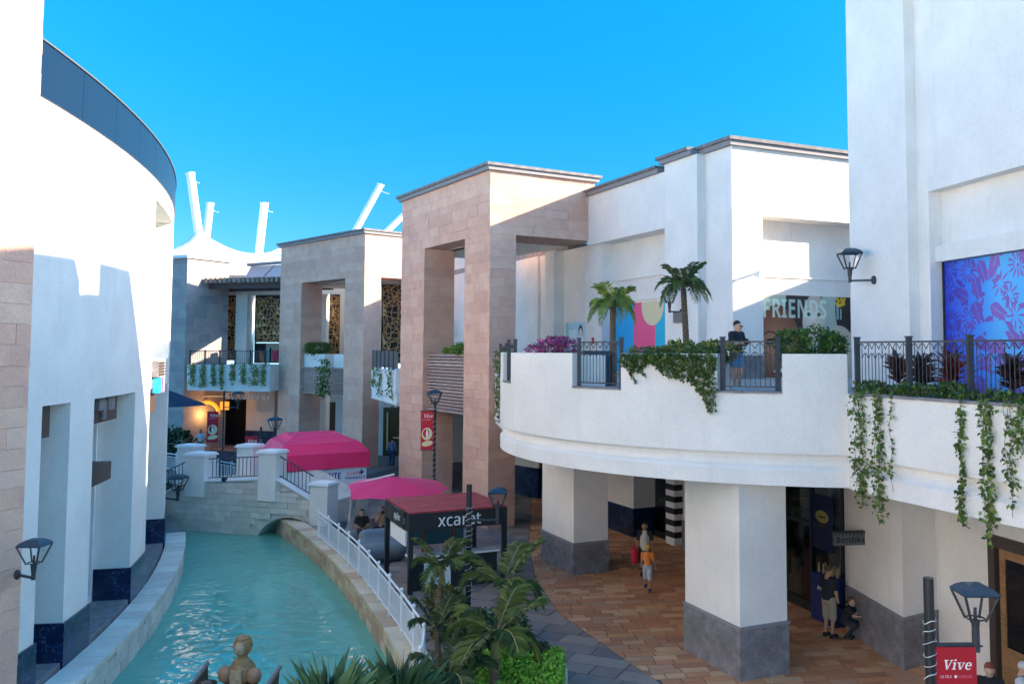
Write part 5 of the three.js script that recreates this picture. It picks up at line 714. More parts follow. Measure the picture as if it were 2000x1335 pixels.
  { // creeper spilling over the parapet
    const t = thing('creeper', 'ivy creeper spilling over the round balcony parapet', 'creeper', [B(BR, 239)[0], 7.0, B(BR, 239)[1]]), L = [], st = [];
    const drop = (a) => { const f = (a - 230.75) / 15.5; return 0.18 + 0.16 * Math.sin(f * 9) ** 2 + (f > 0.42 ? 0.55 * Math.pow((f - 0.42) / 0.58, 1.1) : 0) + (f > 0.9 ? 0.25 : 0); };
    for (let i = 0; i < 2500; i++) { const a = 230.9 + 15.3 * Math.pow(rnd(), 0.8), top = rnd() < 0.42, dn = Math.pow(rnd(), 1.5) * drop(a) * 1.25; const R = top ? BR - rnd() * 0.9 : BR + 0.03 + rnd() * 0.1, y = top ? 7.22 + rnd() * 0.16 : 7.25 - dn, q = B(R, a); const out = new THREE.Vector3(Math.cos(rad(a)), 0, -Math.sin(rad(a))); L.push([V3(q[0], y, q[1]), out.multiplyScalar(top ? 0.3 : 0.8).add(randDir(-0.2)).add(new THREE.Vector3(0, top ? 0.5 : -0.6, 0)).normalize(), rr(0.06, 0.12), 0.4, tone(pick([[0.08, 0.13, 0.025], [0.05, 0.095, 0.02], [0.12, 0.17, 0.035]]), 0.3)]); }
    for (const [a, len] of [[244.6, 1.15], [245.4, 0.85], [243.2, 0.75], [233.2, 0.62], [235.0, 0.5], [241, 0.6]]) { const p = []; for (let k = 0; k <= 8; k++) { const q = B(BR + 0.04 + 0.02 * Math.sin(k * 2), a + 0.5 * Math.sin(k * 0.9)); p.push(V3(q[0], 7.2 - len * k / 8, q[1])); } st.push(tube(p, 0.008, 12, 4)); for (let k = 0; k < len * 95; k++) { const c = new THREE.CatmullRomCurve3(p).getPoint(rnd()); L.push([c, randDir(-0.6), rr(0.06, 0.1), 0.4, tone([0.06, 0.11, 0.025], 0.3)]); } }
    mkw('leaves', leafCloud(L), M.leaf, t); mkw('stems', st, M.stem, t);
  }
  // near portal planter, far planters, link vine
  const pl = (o, s, d, y) => { const th = rad(o.t); return [o.at[0] + s * Math.cos(th) - d * Math.sin(th), y, o.at[1] + s * Math.sin(th) + d * Math.cos(th)]; }, P1 = { at: [-3.06, 37.1], t: 32 }, P2 = { at: [-12.47, 56.02], t: 44 };
  bush('bright green shrub above the slats of the near portal', pl(P1, 0.75, 4.3, 7.1), [[0.4, 0.25, -0.8, 0.7, 0.35, 0.8], [0, 0.2, 0.5, 0.6, 0.25, 0.8], [-0.5, 0.15, 1.4, 0.5, 0.2, 0.7], [0.9, 0.4, -1.6, 0.5, 0.35, 0.5]], 2600, 0.12, [[0.16, 0.28, 0.03], [0.22, 0.35, 0.05], [0.1, 0.2, 0.03]]);
  bush('shrub in the planter box of the far portal', pl(P2, 0.6, 6.8, 7.0), [[0, 0.4, 0, 0.9, 0.4, 0.9]], 900, 0.2, [[0.1, 0.16, 0.02], [0.2, 0.2, 0.04], GREEN.mid]);
  // dark shrubs in the far left corner and around the shops
  bush('dense dark shrub behind the bridge left of the pink tent', [-17.6, 0, 51.5], [[0, 0.9, 0, 0.9, 0.95, 0.8], [1.0, 0.7, 0.6, 1.1, 0.7, 0.9], [-0.2, 0.3, -0.8, 0.7, 0.5, 0.7]], 2600, 0.22, [GREEN.dark, GREEN.mid, [0.06, 0.09, 0.03]]);
  bush('bright leafy shrub beside the small red banner', [-15.8, 0, 51.2], [[0, 0.9, 0, 0.45, 0.95, 0.5]], 500, 0.35, [[0.14, 0.25, 0.03], [0.09, 0.18, 0.02]], 'bush', 0.14);
  bush('dark leafy shrub under the navy umbrella', [-27.6, 0, 60.5], [[0, 1.4, 0, 1.3, 1.1, 1], [1.6, 1.1, 0, 1.2, 0.9, 1]], 1500, 0.3, [GREEN.dark, [0.03, 0.08, 0.02]]);
  bush('broad dark shrub behind the pink tent', [-13.6, 0, 50.4], [[0, 1.2, 0, 1.5, 0.7, 0.9], [-1.2, 1.0, 0.5, 1, 0.8, 0.9]], 1600, 0.25, [GREEN.dark, [0.02, 0.045, 0.015]]);
  const lw = thing('low_hedge_wall', 'dark planter wall in front of the far shops', 'planter', [-16, 0, 54]); mkw('box', [prism([[-23.5, 59.5], [-22.6, 58.6], [-14.2, 53.2], [-13.4, 54.2]], 0, 0.75)], M.marble, lw); mkw('soil', prism([[-23.2, 59.3], [-22.6, 58.8], [-14.4, 53.5], [-13.8, 54.1]], 0.751, 0.8), M.soil, lw);
  for (const [k, s, col] of [[0, 0.6, [0.04, 0.012, 0.015]], [1, 1.25, [0.035, 0.02, 0.03]], [2, 2.05, [0.09, 0.012, 0.012]], [3, 3.5, [0.035, 0.015, 0.02]], [4, 4.2, [0.05, 0.012, 0.02]]]) { const p = rbAt(s, 0.75); spikyLow(['dark red cordyline nearest the round balcony on the side terrace', 'second dark cordyline behind the long railing', 'reddest cordyline behind the long railing', 'dark cordyline in front of the blue mural middle', 'dark cordyline at the photo edge before the blue mural'][k], p, col); }
  function spikyLow(label, p, col) { const t = thing('cordyline', label, 'plant', [p[0], 6.4, p[1]], 0, 'dark cordylines behind the long railing'); const l = []; for (let i = 0; i < 130; i++) { const az = rnd() * 6.28, el = 0.3 + 1.1 * rnd(), dir = new THREE.Vector3(Math.cos(az) * Math.cos(el), Math.sin(el), Math.sin(az) * Math.cos(el)); l.push([V3(0, 0.2 + 0.45 * rnd(), 0), dir, rr(0.25, 0.42), 0.1, tone(col, 0.5)]); } mk('leaves', leafCloud(l), M.leaf, t); mk('stem', cyl(V3(0, 0, 0), V3(0, 0.6, 0), 0.025), M.stem, t); }
  // ground cover along the side balcony and its trough
  const gp = thing('balcony_ground_cover', 'green ground cover along the foot of the long railing', 'plants', [RB[0], 6.4, RB[1]]); const gl = []; for (let i = 0; i < 3600; i++) { const s = rnd() * 6, p = rbAt(s, rr(0.0, 0.55)), k = 0.5 + 0.5 * Math.sin(s * 4 + 1) * Math.sin(s * 1.7); if (rnd() > 0.35 + 0.65 * k) continue; gl.push([V3(p[0], 6.42 + rnd() * 0.22 * (0.4 + k), p[1]), randDir(0.7), rr(0.06, 0.11), 0.42, tone(pick([[0.06, 0.13, 0.02], [0.1, 0.18, 0.03], [0.04, 0.09, 0.02]]), 0.3)]); } mkw('leaves', leafCloud(gl), M.leaf, gp); gp.userData.kind = 'stuff';
}
function vine(label, at, dir, len, leaves, size, width, cols, group) { // hanging strand: at = world top, dir = outward plan direction
  const t = thing('hanging_vine', label, 'vine', at, 0, group), L = [], st = [];
  for (const o of width > 0.12 ? [-0.35, 0.25, 0.5] : [0]) { const p = []; const ll = len * (o ? rr(0.7, 1.0) : 1); for (let k = 0; k <= 8; k++) p.push(V3(dir[0] * 0.07 + o * width * -dir[1] + 0.03 * Math.sin(k * 1.7 + o * 9), 0.05 - ll * k / 8, dir[1] * 0.07 + o * width * dir[0] + 0.02 * Math.sin(k * 2.3))); st.push(tube(p, 0.006, 12, 3)); const cv = new THREE.CatmullRomCurve3(p), n = leaves * ll / (width > 0.12 ? 3 : 1); for (let i = 0; i < n; i++) { const f = Math.pow(rnd(), 0.9), c = cv.getPoint(f); c.add(new THREE.Vector3(rr(-1, 1) * width * 0.45, rr(-0.03, 0.03), rr(-0.03, 0.06))); L.push([c, randDir(-0.7), size * rr(0.6, 1.2), 0.42, tone(pick(cols), 0.35)]); } }
  mk('leaves', leafCloud(L), M.leaf, t); mk('stem', st, M.stem, t);
}
const vc = [[0.1, 0.17, 0.025], [0.06, 0.12, 0.02], [0.16, 0.22, 0.04]], rn = [-0.933, -0.36];
[['dense vine nearest the round balcony on the side balcony', 0.28, 2.55, 165, 0.1, 0.26], ['second dense vine hanging from the side balcony', 0.85, 2.75, 150, 0.1, 0.2], ['thin bare vine strand on the side balcony', 1.25, 1.9, 22, 0.09, 0.04], ['thin leafy vine under the middle railing post of the side balcony', 3.05, 2.3, 110, 0.1, 0.1], ['full vine right of the middle post on the side balcony', 3.62, 2.55, 130, 0.11, 0.16], ['sparse vine near the photo edge on the side balcony', 4.1, 2.0, 70, 0.1, 0.14], ['short vine at the photo edge of the side balcony', 4.35, 0.9, 120, 0.1, 0.12]].forEach(([l, s, len, n, sz, w]) => vine(l, [rbAt(s)[0], 6.43, rbAt(s)[1]], rn, len, n, sz, w, vc));
const fa = [-27.15, 64.9], fb = [-20.55, 62.9], ord = ['first', 'second', 'third', 'fourth', 'fifth', 'sixth', 'seventh', 'eighth'];
[[0.07, 1.9, 0.45], [0.2, 1.8, 0.4], [0.33, 1.75, 0.3], [0.43, 1.9, 0.25], [0.56, 1.6, 0.35], [0.69, 1.5, 0.42], [0.82, 1.95, 0.7], [0.93, 1.6, 0.3]].forEach(([f, len, w], i) => vine(`${ord[i]} hanging vine from the stone tower on the far balcony`, [lerp(fa[0], fb[0], f), 6.3, lerp(fa[1], fb[1], f) - 0.06], [-0.29, -0.96], len, 150, 0.14, w * 0.7, [[0.24, 0.3, 0.07], [0.16, 0.23, 0.04], [0.32, 0.36, 0.13]], 'vines on the far balcony'));
[[0.2, 1.4, 'slim hanging vine on the balcony piece between the portals'], [0.45, 1.9, 'longest hanging vine between the portals'], [0.85, 1.7, 'hanging vine beside the near portal leg']].forEach(([f, len, l]) => vine(l, [lerp(-11.75, -8.9, f) - 0.05, 6.3, lerp(55, 47.9, f) - 0.05], [-0.93, -0.37], len, 70, 0.16, 0.35, [[0.16, 0.22, 0.05], [0.22, 0.27, 0.09]]));
vine('thick vine hanging over the slats of the far portal', [-15.6, 6.75, 58.6], [-0.72, -0.69], 2.7, 170, 0.18, 0.75, [[0.08, 0.16, 0.02], [0.13, 0.21, 0.03]]);
vine('yellow-green vine between the near portal and the round balcony', [-2.35, 7.3, 34.6], [-1, -0.15], 3.0, 200, 0.13, 0.42, [[0.16, 0.2, 0.04], [0.1, 0.15, 0.03], [0.25, 0.24, 0.08]]);

// ---------------------------------------------------------------- boat with carved figurehead
{
  const t = thing('canal_boat', 'dark timber boat with a carved golden figurehead on the canal', 'boat', [-6.7, -0.6, 17.2], -8);
  const pos = [], id = [], ns = 14, np = 9; for (let i = 0; i <= ns; i++) { const f = i / ns, w = 0.72 * Math.pow(Math.sin(Math.PI * Math.min(1, 0.5 + 0.5 * (1 - f))), 0.7) + 0.06, d = lerp(-4.2, 1.5, f), sh = 0.75 + 0.75 * f * f * f; for (let j = 0; j <= np; j++) { const a = lerp(-1, 1, j / np), c = Math.cos(a * 1.57); pos.push(w * Math.sin(a * 1.57), sh - (sh + 0.25 - 0.35 * f * f) * Math.pow(c, 0.6), -d); } }
  for (let i = 0; i < ns; i++) for (let j = 0; j < np; j++) { const a = i * (np + 1) + j; id.push(a, a + 1, a + np + 1, a + 1, a + np + 2, a + np + 1); }
  const g = new THREE.BufferGeometry(); g.setAttribute('position', new THREE.Float32BufferAttribute(pos, 3)); g.setIndex(id); g.computeVertexNormals(); const hull = std(0.06, 0.04, 0.03, 0.6, { map: T.grain }); mk('hull', uvm(g), hull, t);
  const rail = (s) => { const p = []; for (let i = 0; i <= ns; i++) p.push(new THREE.Vector3(pos[(i * (np + 1) + (s < 0 ? 0 : np)) * 3], pos[(i * (np + 1)) * 3 + 1] + 0.03, pos[(i * (np + 1)) * 3 + 2])); return tube(p, 0.045, 24, 6); };
  mk('gunwale', rail(-1), std(0.2, 0.16, 0.15, 0.55, { map: T.grain }), t); mk('gunwale', rail(1), std(0.2, 0.16, 0.15, 0.55, { map: T.grain }), t); mk('deck', bx(-0.55, 0.55, 0.2, 0.25, -4, 0), M.wood, t); mk('bow_deck', plate([[-0.42, 1.12], [0.42, 1.12], [0.3, 1.2], [-0.3, 1.2]], [], 0.6, 1.45), std(0.2, 0.16, 0.15, 0.55, { map: T.grain }), t);
  const gold = std(0.3, 0.18, 0.075, 0.5, { map: T.grain }), pale = std(0.4, 0.31, 0.2, 0.6, { map: T.grain });
  const f = mk('figurehead', [lathe([[0.001, 0.0], [0.24, 0.02], [0.27, 0.12], [0.25, 0.3], [0.17, 0.42], [0.1, 0.47], [0.1, 0.52], [0.155, 0.58], [0.18, 0.7], [0.165, 0.82], [0.1, 0.9], [0.001, 0.92]], 18).translate(0, 1.2, -1.45), ...[0, 1, 2, 3, 4].map((k) => { const q = new THREE.TorusGeometry(0.185 - 0.012 * k, 0.016, 5, 16); q.rotateX(Math.PI / 2); q.translate(0, 1.9 + k * 0.04, -1.45); return uvm(q); })], gold, t); for (const x of [-0.3, 0.32]) mk('carved_scroll', ball(x, 1.37, 1.32, 0.155, 0.17, 0.12), std(0.34, 0.19, 0.11, 0.6), f); mk('carved_face', [ball(0, 1.88, 1.31, 0.12, 0.14, 0.09), ball(0, 1.86, 1.21, 0.025, 0.05, 0.04, 6), bx(-0.12, 0.12, 1.25, 1.5, 1.16, 1.28)], pale, f);
}
// ---------------------------------------------------------------- people
function sdfMesh(f, lo, hi, cell) {                                      // surface nets over a grid
  const nx = Math.ceil((hi[0] - lo[0]) / cell) + 1, ny = Math.ceil((hi[1] - lo[1]) / cell) + 1, nz = Math.ceil((hi[2] - lo[2]) / cell) + 1, F = new Float32Array(nx * ny * nz), at = (i, j, k) => (k * ny + j) * nx + i;
  for (let k = 0; k < nz; k++) for (let j = 0; j < ny; j++) for (let i = 0; i < nx; i++) F[at(i, j, k)] = f(lo[0] + i * cell, lo[1] + j * cell, lo[2] + k * cell);
  const id = new Int32Array(nx * ny * nz).fill(-1), pos = [], idx = [];
  for (let k = 0; k < nz - 1; k++) for (let j = 0; j < ny - 1; j++) for (let i = 0; i < nx - 1; i++) {
    let m = 0, s = [0, 0, 0], c = 0; const v = []; for (let q = 0; q < 8; q++) { const x = F[at(i + (q & 1), j + (q >> 1 & 1), k + (q >> 2))]; v.push(x); if (x < 0) m |= 1 << q; }
    if (m === 0 || m === 255) continue;
    for (let a = 0; a < 8; a++) for (const b of [1, 2, 4]) if (!(a & b)) { const va = v[a], vb = v[a | b]; if ((va < 0) !== (vb < 0)) { const t = va / (va - vb); s[0] += (a & 1) + (b === 1 ? t : 0); s[1] += (a >> 1 & 1) + (b === 2 ? t : 0); s[2] += (a >> 2) + (b === 4 ? t : 0); c++; } }
    id[at(i, j, k)] = pos.length / 3; pos.push(lo[0] + (i + s[0] / c) * cell, lo[1] + (j + s[1] / c) * cell, lo[2] + (k + s[2] / c) * cell);
  }
  const quad = (a, b, c, d, flip) => { if (a < 0 || b < 0 || c < 0 || d < 0) return; flip ? idx.push(a, c, b, a, d, c) : idx.push(a, b, c, a, c, d); };
  for (let k = 1; k < nz - 1; k++) for (let j = 1; j < ny - 1; j++) for (let i = 1; i < nx - 1; i++) {
    const f0 = F[at(i, j, k)] < 0;
    if (f0 !== (F[at(i + 1, j, k)] < 0)) quad(id[at(i, j - 1, k - 1)], id[at(i, j, k - 1)], id[at(i, j, k)], id[at(i, j - 1, k)], !f0);
    if (f0 !== (F[at(i, j + 1, k)] < 0)) quad(id[at(i - 1, j, k - 1)], id[at(i - 1, j, k)], id[at(i, j, k)], id[at(i, j, k - 1)], !f0);
    if (f0 !== (F[at(i, j, k + 1)] < 0)) quad(id[at(i - 1, j - 1, k)], id[at(i, j - 1, k)], id[at(i, j, k)], id[at(i - 1, j, k)], !f0);
  }
  const g = new THREE.BufferGeometry(); g.setAttribute('position', new THREE.Float32BufferAttribute(pos, 3)); g.setIndex(idx); g.computeVertexNormals(); return uvm(g);
}
const cap = (b, x, y, z) => { const [a, e, ra, rb] = b, ex = e[0] - a[0], ey = e[1] - a[1], ez = e[2] - a[2], px = x - a[0], py = y - a[1], pz = z - a[2]; const t = Math.max(0, Math.min(1, (px * ex + py * ey + pz * ez) / (ex * ex + ey * ey + ez * ez + 1e-9))); return Math.hypot(px - ex * t, py - ey * t, pz - ez * t) - lerp(ra, rb, t); };
const smin = (a, b, k) => { const h = Math.max(k - Math.abs(a - b), 0) / k; return Math.min(a, b) - h * h * k * 0.25; };
function blob(bones, cell, k = 0.04, grow = 0, cut) { const lo = [9, 9, 9], hi = [-9, -9, -9]; for (const [a, b, r0, r1] of bones) for (const p of [a, b]) for (let q = 0; q < 3; q++) { const r = Math.max(r0, r1) + grow + 2 * cell; lo[q] = Math.min(lo[q], p[q] - r); hi[q] = Math.max(hi[q], p[q] + r); } return sdfMesh((x, y, z) => { let d = 9; for (const b of bones) d = smin(d, cap(b, x, y, z), k); d -= grow; return cut ? Math.max(d, cut(x, y, z)) : d; }, lo, hi, cell); }
const handGeo = (() => { const b = [[[0, 0, 0], [0, -0.07, 0.005], 0.022, 0.03]]; [[-0.03, 0.068], [-0.01, 0.08], [0.011, 0.074], [0.03, 0.058]].forEach(([x, l]) => { b.push([[x, -0.075, 0.004], [x * 1.08, -0.075 - l * 0.55, 0.012], 0.0105, 0.0095], [[x * 1.08, -0.075 - l * 0.55, 0.012], [x * 1.1, -0.075 - l * 0.95, 0.03], 0.0095, 0.008]); }); b.push([[0.022, -0.025, 0.01], [0.052, -0.055, 0.022], 0.013, 0.011], [[0.052, -0.055, 0.022], [0.056, -0.085, 0.034], 0.011, 0.009]); return blob(b, 0.006, 0.012); })();
const headGeo = (() => { const b = [[[0, 0.03, -0.01], [0, 0.035, -0.02], 0.088, 0.088], [[0, -0.03, 0.03], [0, -0.075, 0.05], 0.062, 0.038], [[-0.03, -0.02, 0.055], [0.03, -0.02, 0.055], 0.04, 0.04], [[0, 0.02, 0.085], [0, -0.018, 0.108], 0.01, 0.016], [[-0.03, 0.03, 0.07], [0.03, 0.03, 0.07], 0.018, 0.018], [[-0.018, -0.052, 0.082], [0.018, -0.052, 0.082], 0.01, 0.01], [[0.086, 0.015, -0.01], [0.09, -0.02, -0.005], 0.016, 0.012], [[-0.086, 0.015, -0.01], [-0.09, -0.02, -0.005], 0.016, 0.012], [[0, -0.05, -0.02], [0, -0.15, -0.03], 0.05, 0.055]]; return blob(b, 0.011, 0.022); })();
const hairGeo = (long) => blob([[[0, 0.05, -0.025], [0, 0.055, -0.035], 0.095, 0.095], ...(long ? [[[0, 0, -0.07], [0, -0.14, -0.085], 0.07, 0.05]] : [])], 0.012, 0.03, 0, (x, y, z) => (0.06 - y) * 0.75 + (z - 0.005) * 0.62);
const SKIN = [std(0.46, 0.25, 0.16, 0.6), std(0.56, 0.34, 0.24, 0.6), std(0.36, 0.19, 0.115, 0.6)], HAIR = [std(0.012, 0.009, 0.008, 0.7), std(0.22, 0.05, 0.02, 0.7), std(0.55, 0.53, 0.5, 0.7), std(0.1, 0.055, 0.03, 0.7)];
function person(label, at, yaw, h, pose, w) {
  const t = thing('person', label, 'person', at, yaw), s = h / 1.75, J = { pel: [0, 0.95, 0], chest: [0, 1.27, 0.005], neck: [0, 1.46, -0.01], head: [0, 1.61, 0.015], shL: [0.18, 1.41, 0], shR: [-0.18, 1.41, 0], elL: [0.235, 1.13, -0.02], elR: [-0.235, 1.13, -0.02], wrL: [0.25, 0.89, 0.05], wrR: [-0.25, 0.89, 0.05], hipL: [0.09, 0.92, 0], hipR: [-0.09, 0.92, 0], knL: [0.1, 0.5, 0.02], knR: [-0.1, 0.5, 0.02], anL: [0.105, 0.085, -0.02], anR: [-0.105, 0.085, -0.02], ...pose };
  for (const k in J) if (Array.isArray(J[k]) && J[k].length === 3) J[k] = J[k].map((v) => v * s);
  const r = (v) => v * s, toe = (a, f) => [a[0] * 1.08, a[1] - r(0.045), a[2] + r(f ?? 0.16)], tL = pose.toL ? J.toL : toe(J.anL), tR = pose.toR ? J.toR : toe(J.anR), mid = (a, b, f) => a.map((v, i) => lerp(v, b[i], f)), G = w.girth ?? 1;
  const torso = [[J.pel, J.chest, r(0.128 * G), r(0.125 * G)], [J.chest, J.neck, r(0.118 * G), r(0.06)], [mid(J.chest, J.neck, 0.6), J.shL, r(0.075), r(0.062)], [mid(J.chest, J.neck, 0.6), J.shR, r(0.075), r(0.062)]];
  const arm = (a, b, c) => [[J[a], J[b], r(0.05), r(0.04)], [J[b], J[c], r(0.04), r(0.027)]], leg = (a, b, c) => [[J[a], J[b], r(0.088), r(0.057)], [J[b], J[c], r(0.057), r(0.036)]], foot = [[J.anL, tL, r(0.042), r(0.032)], [J.anR, tR, r(0.042), r(0.032)], [[J.anL[0], J.anL[1] - r(0.03), J.anL[2] - r(0.04)], J.anL, r(0.035), r(0.04)], [[J.anR[0], J.anR[1] - r(0.03), J.anR[2] - r(0.04)], J.anR, r(0.035), r(0.04)]];
  const arms = [...arm('shL', 'elL', 'wrL'), ...arm('shR', 'elR', 'wrR')], legs = [...leg('hipL', 'knL', 'anL'), ...leg('hipR', 'knR', 'anR')];
  const sk = SKIN[w.skin ?? 0], parts = [blob([...torso, ...arms, ...legs, ...foot, [J.neck, J.head, r(0.05), r(0.05)]], 0.02)];
  for (const sd of ['L', 'R']) { const g = handGeo.clone(); if (sd === 'R') { g.scale(-1, 1, 1); } const dir = new THREE.Vector3(...J['wr' + sd]).sub(new THREE.Vector3(...J['el' + sd])).normalize(); g.scale(s, s, s); g.applyQuaternion(new THREE.Quaternion().setFromUnitVectors(new THREE.Vector3(0, -1, 0), dir)); g.translate(...J['wr' + sd]); parts.push(g); }
  const hm = new THREE.Matrix4().makeRotationFromEuler(new THREE.Euler(rad(pose.nod ?? 0), rad(pose.turn ?? 0), 0, 'YXZ')).scale(new THREE.Vector3(s, s, s).multiplyScalar(w.headScale ?? 1.04)).setPosition(...J.head);
  parts.push(headGeo.clone().applyMatrix4(hm)); mk('body', parts, sk, t);
  const H = (name, g, m) => mk(name, g.applyMatrix4(hm), m, t);
  if (w.hair !== undefined) H('hair', hairGeo(w.long), HAIR[w.hair]);
  if (w.glasses) H('sunglasses', mergeGeometries([bx(-0.075, 0.075, 0.012, 0.045, -0.1, -0.082)]), M.black); else H('eyes', mergeGeometries([ball(-0.032, 0.02, -0.088, 0.012, 0.008, 0.008, 6), ball(0.032, 0.02, -0.088, 0.012, 0.008, 0.008, 6)]), M.black);
  if (w.cap) H('cap', mergeGeometries([blob([[[0, 0.05, -0.02], [0, 0.052, -0.025], 0.1, 0.1]], 0.014, 0.02, 0, (x, y) => 0.05 - y), ball(0, 0.06, -0.13, 0.07, 0.012, 0.075, 8)]), w.cap);
  const sl = w.sleeve ?? 0.6, sleeves = sl <= 1 ? [[J.shL, mid(J.shL, J.elL, sl), r(0.056), r(0.056)], [J.shR, mid(J.shR, J.elR, sl), r(0.056), r(0.056)]] : [...arm('shL', 'elL', 'wrL'), ...arm('shR', 'elR', 'wrR')];
  const shirtLow = mid(J.pel, J.chest, 0.05); mk('shirt', blob([[shirtLow, J.chest, r(0.132 * G), r(0.128 * G)], ...torso.slice(1).map((b) => [b[0], b[1], b[2], b[3]]), ...(w.sleeveMat ? [] : sleeves)].map((b, i) => i === 1 ? [b[0], mid(b[0], b[1], 0.82), b[2], r(0.075)] : b), 0.02, 0.04, 0.017), w.shirt, t);
  if (w.sleeveMat) mk('sleeves', blob(sleeves, 0.02, 0.03, 0.02), w.sleeveMat, t);
  if (w.vest) mk('vest', blob([[shirtLow, J.chest, r(0.132 * G), r(0.128 * G)], [J.chest, mid(J.chest, J.neck, 0.7), r(0.12), r(0.09)]], 0.02, 0.04, 0.028), w.vest, t);
  const ll = w.legs ?? 2, lb = ll >= 2 ? legs : [[J.hipL, mid(J.hipL, J.knL, Math.min(1, ll)), r(0.09), r(0.074)], [J.hipR, mid(J.hipR, J.knR, Math.min(1, ll)), r(0.09), r(0.074)]];
  mk(ll >= 2 ? 'trousers' : 'shorts', blob([[mid(J.pel, J.chest, -0.05), mid(J.pel, J.chest, 0.12), r(0.128 * G), r(0.13 * G)], ...lb], 0.02, 0.03, 0.019), w.bottom, t);
  mk('shoes', blob(foot, 0.016, 0.02, 0.014), w.shoes ?? M.black, t);
  return [t, J];
}
const cl = (r, g, b) => std(r, g, b, 0.85);
const [bman] = person('man in navy T-shirt and denim shorts with phone at the terrace railing', [4.08, 6.36, 21.1], 38, 1.66, { head: [0.0, 1.6, 0.05], nod: 12, turn: 12, elL: [0.25, 1.16, 0.06], wrL: [0.07, 1.19, 0.28], elR: [-0.25, 1.16, 0.04], wrR: [-0.04, 1.2, 0.28], knR: [-0.13, 0.5, 0.04], anR: [-0.14, 0.085, 0.05] }, { skin: 1, hair: 0, glasses: true, shirt: cl(0.012, 0.016, 0.03), bottom: cl(0.09, 0.25, 0.45), legs: 0.62, shoes: cl(0.75, 0.75, 0.78) });
mk('phone', bx(-0.025, 0.06, 1.1, 1.24, -0.31, -0.3), M.black, bman);
person('person in white patterned jersey walking behind the boy', [2.66, 0.03, 29.4], -8, 1.74, { anL: [0.1, 0.085, 0.12], knL: [0.1, 0.5, 0.12], anR: [-0.1, 0.1, -0.15] }, { skin: 2, hair: 0, shirt: cl(0.02, 0.02, 0.022), vest: cl(0.5, 0.5, 0.5), bottom: cl(0.02, 0.02, 0.024), legs: 1 });
{ const t = thing('tote_bag', 'red bag carried beside the person in jersey', 'bag', [2.32, 0.5, 29.25]); mk('bag_body', blob([[[0, 0.1, 0], [0, 0.4, 0], 0.13, 0.12]], 0.03, 0.03), cl(0.5, 0.012, 0.05), t); mk('bag_handle', tube([V3(-0.06, 0.48, 0), V3(0, 0.62, 0), V3(0.06, 0.48, 0)], 0.012), cl(0.4, 0.01, 0.04), t); }
person('boy in orange T-shirt and yellow cap walking through the arcade', [2.6, 0.03, 27.78], -12, 1.36, { knL: [0.1, 0.52, 0.16], anL: [0.1, 0.1, 0.2], knR: [-0.1, 0.5, -0.06], anR: [-0.1, 0.16, -0.28], wrL: [0.27, 0.92, -0.1], wrR: [-0.25, 0.92, 0.18], nod: 15 }, { skin: 0, hair: 3, headScale: 1.2, cap: cl(0.6, 0.4, 0.06), shirt: cl(0.75, 0.24, 0.06), bottom: cl(0.5, 0.5, 0.55), legs: 1, shoes: cl(0.03, 0.06, 0.16) });
person('man in black T-shirt and khaki shorts by the blue cooler', [6.82, 0.03, 23.35], 125, 1.8, { nod: 20, elL: [0.25, 1.14, 0.03], wrL: [0.2, 0.95, 0.2] }, { skin: 0, hair: 3, girth: 1.15, shirt: cl(0.02, 0.022, 0.03), bottom: cl(0.4, 0.34, 0.24), legs: 1, shoes: cl(0.015, 0.015, 0.018) });
person('girl crouching beside the man in khaki shorts', [7.28, 0.03, 23.3], 60, 1.35, { pel: [0, 0.55, -0.12], hipL: [0.09, 0.53, -0.1], hipR: [-0.09, 0.53, -0.1], knL: [0.12, 0.5, 0.28], knR: [-0.12, 0.5, 0.28], chest: [0, 0.86, 0.02], neck: [0, 1.04, 0.08], head: [0, 1.18, 0.12], shL: [0.18, 1.0, 0.06], shR: [-0.18, 1.0, 0.06], elL: [0.22, 0.8, 0.25], elR: [-0.22, 0.8, 0.25], wrL: [0.1, 0.78, 0.46], wrR: [-0.1, 0.78, 0.46] }, { skin: 1, hair: 3, long: true, headScale: 1.2, shirt: cl(0.02, 0.02, 0.025), bottom: cl(0.03, 0.03, 0.04), legs: 2 });
const seat = { pel: [0, 0.48, -0.02], hipL: [0.1, 0.48, 0], hipR: [-0.1, 0.48, 0], knL: [0.13, 0.52, 0.44], knR: [-0.13, 0.52, 0.44], anL: [0.13, 0.1, 0.5], anR: [-0.13, 0.1, 0.5], chest: [0, 0.8, -0.12], neck: [0, 0.99, -0.16], head: [0, 1.14, -0.12], shL: [0.18, 0.94, -0.13], shR: [-0.18, 0.94, -0.13], elL: [0.25, 0.7, -0.05], elR: [-0.25, 0.7, -0.05], wrL: [0.06, 0.62, 0.16], wrR: [-0.06, 0.62, 0.16] };
person('boy in black T-shirt lounging on the grey inflatable seat', [-7.55, 0.05, 34.2], 20, 1.72, seat, { skin: 0, hair: 0, shirt: cl(0.014, 0.014, 0.016), bottom: cl(0.016, 0.017, 0.02) });
person('seated person with hand at mouth beside the kiosk post', [-6.95, 0.05, 34.9], -10, 1.68, { ...seat, wrR: [-0.03, 1.02, 0.0], elR: [-0.22, 0.74, 0.08] }, { skin: 1, hair: 3, long: true, shirt: cl(0.42, 0.33, 0.2), bottom: cl(0.016, 0.017, 0.02), shoes: cl(0.75, 0.75, 0.75) });
person('man in white shirt and black trousers near the far shops', [-25.2, 0, 62.8], 10, 1.76, { elL: [0.33, 1.15, -0.05], wrL: [0.2, 0.98, 0.06], elR: [-0.33, 1.15, -0.05], wrR: [-0.2, 0.98, 0.06] }, { skin: 2, hair: 0, shirt: cl(0.75, 0.76, 0.8), bottom: cl(0.012, 0.012, 0.014) });
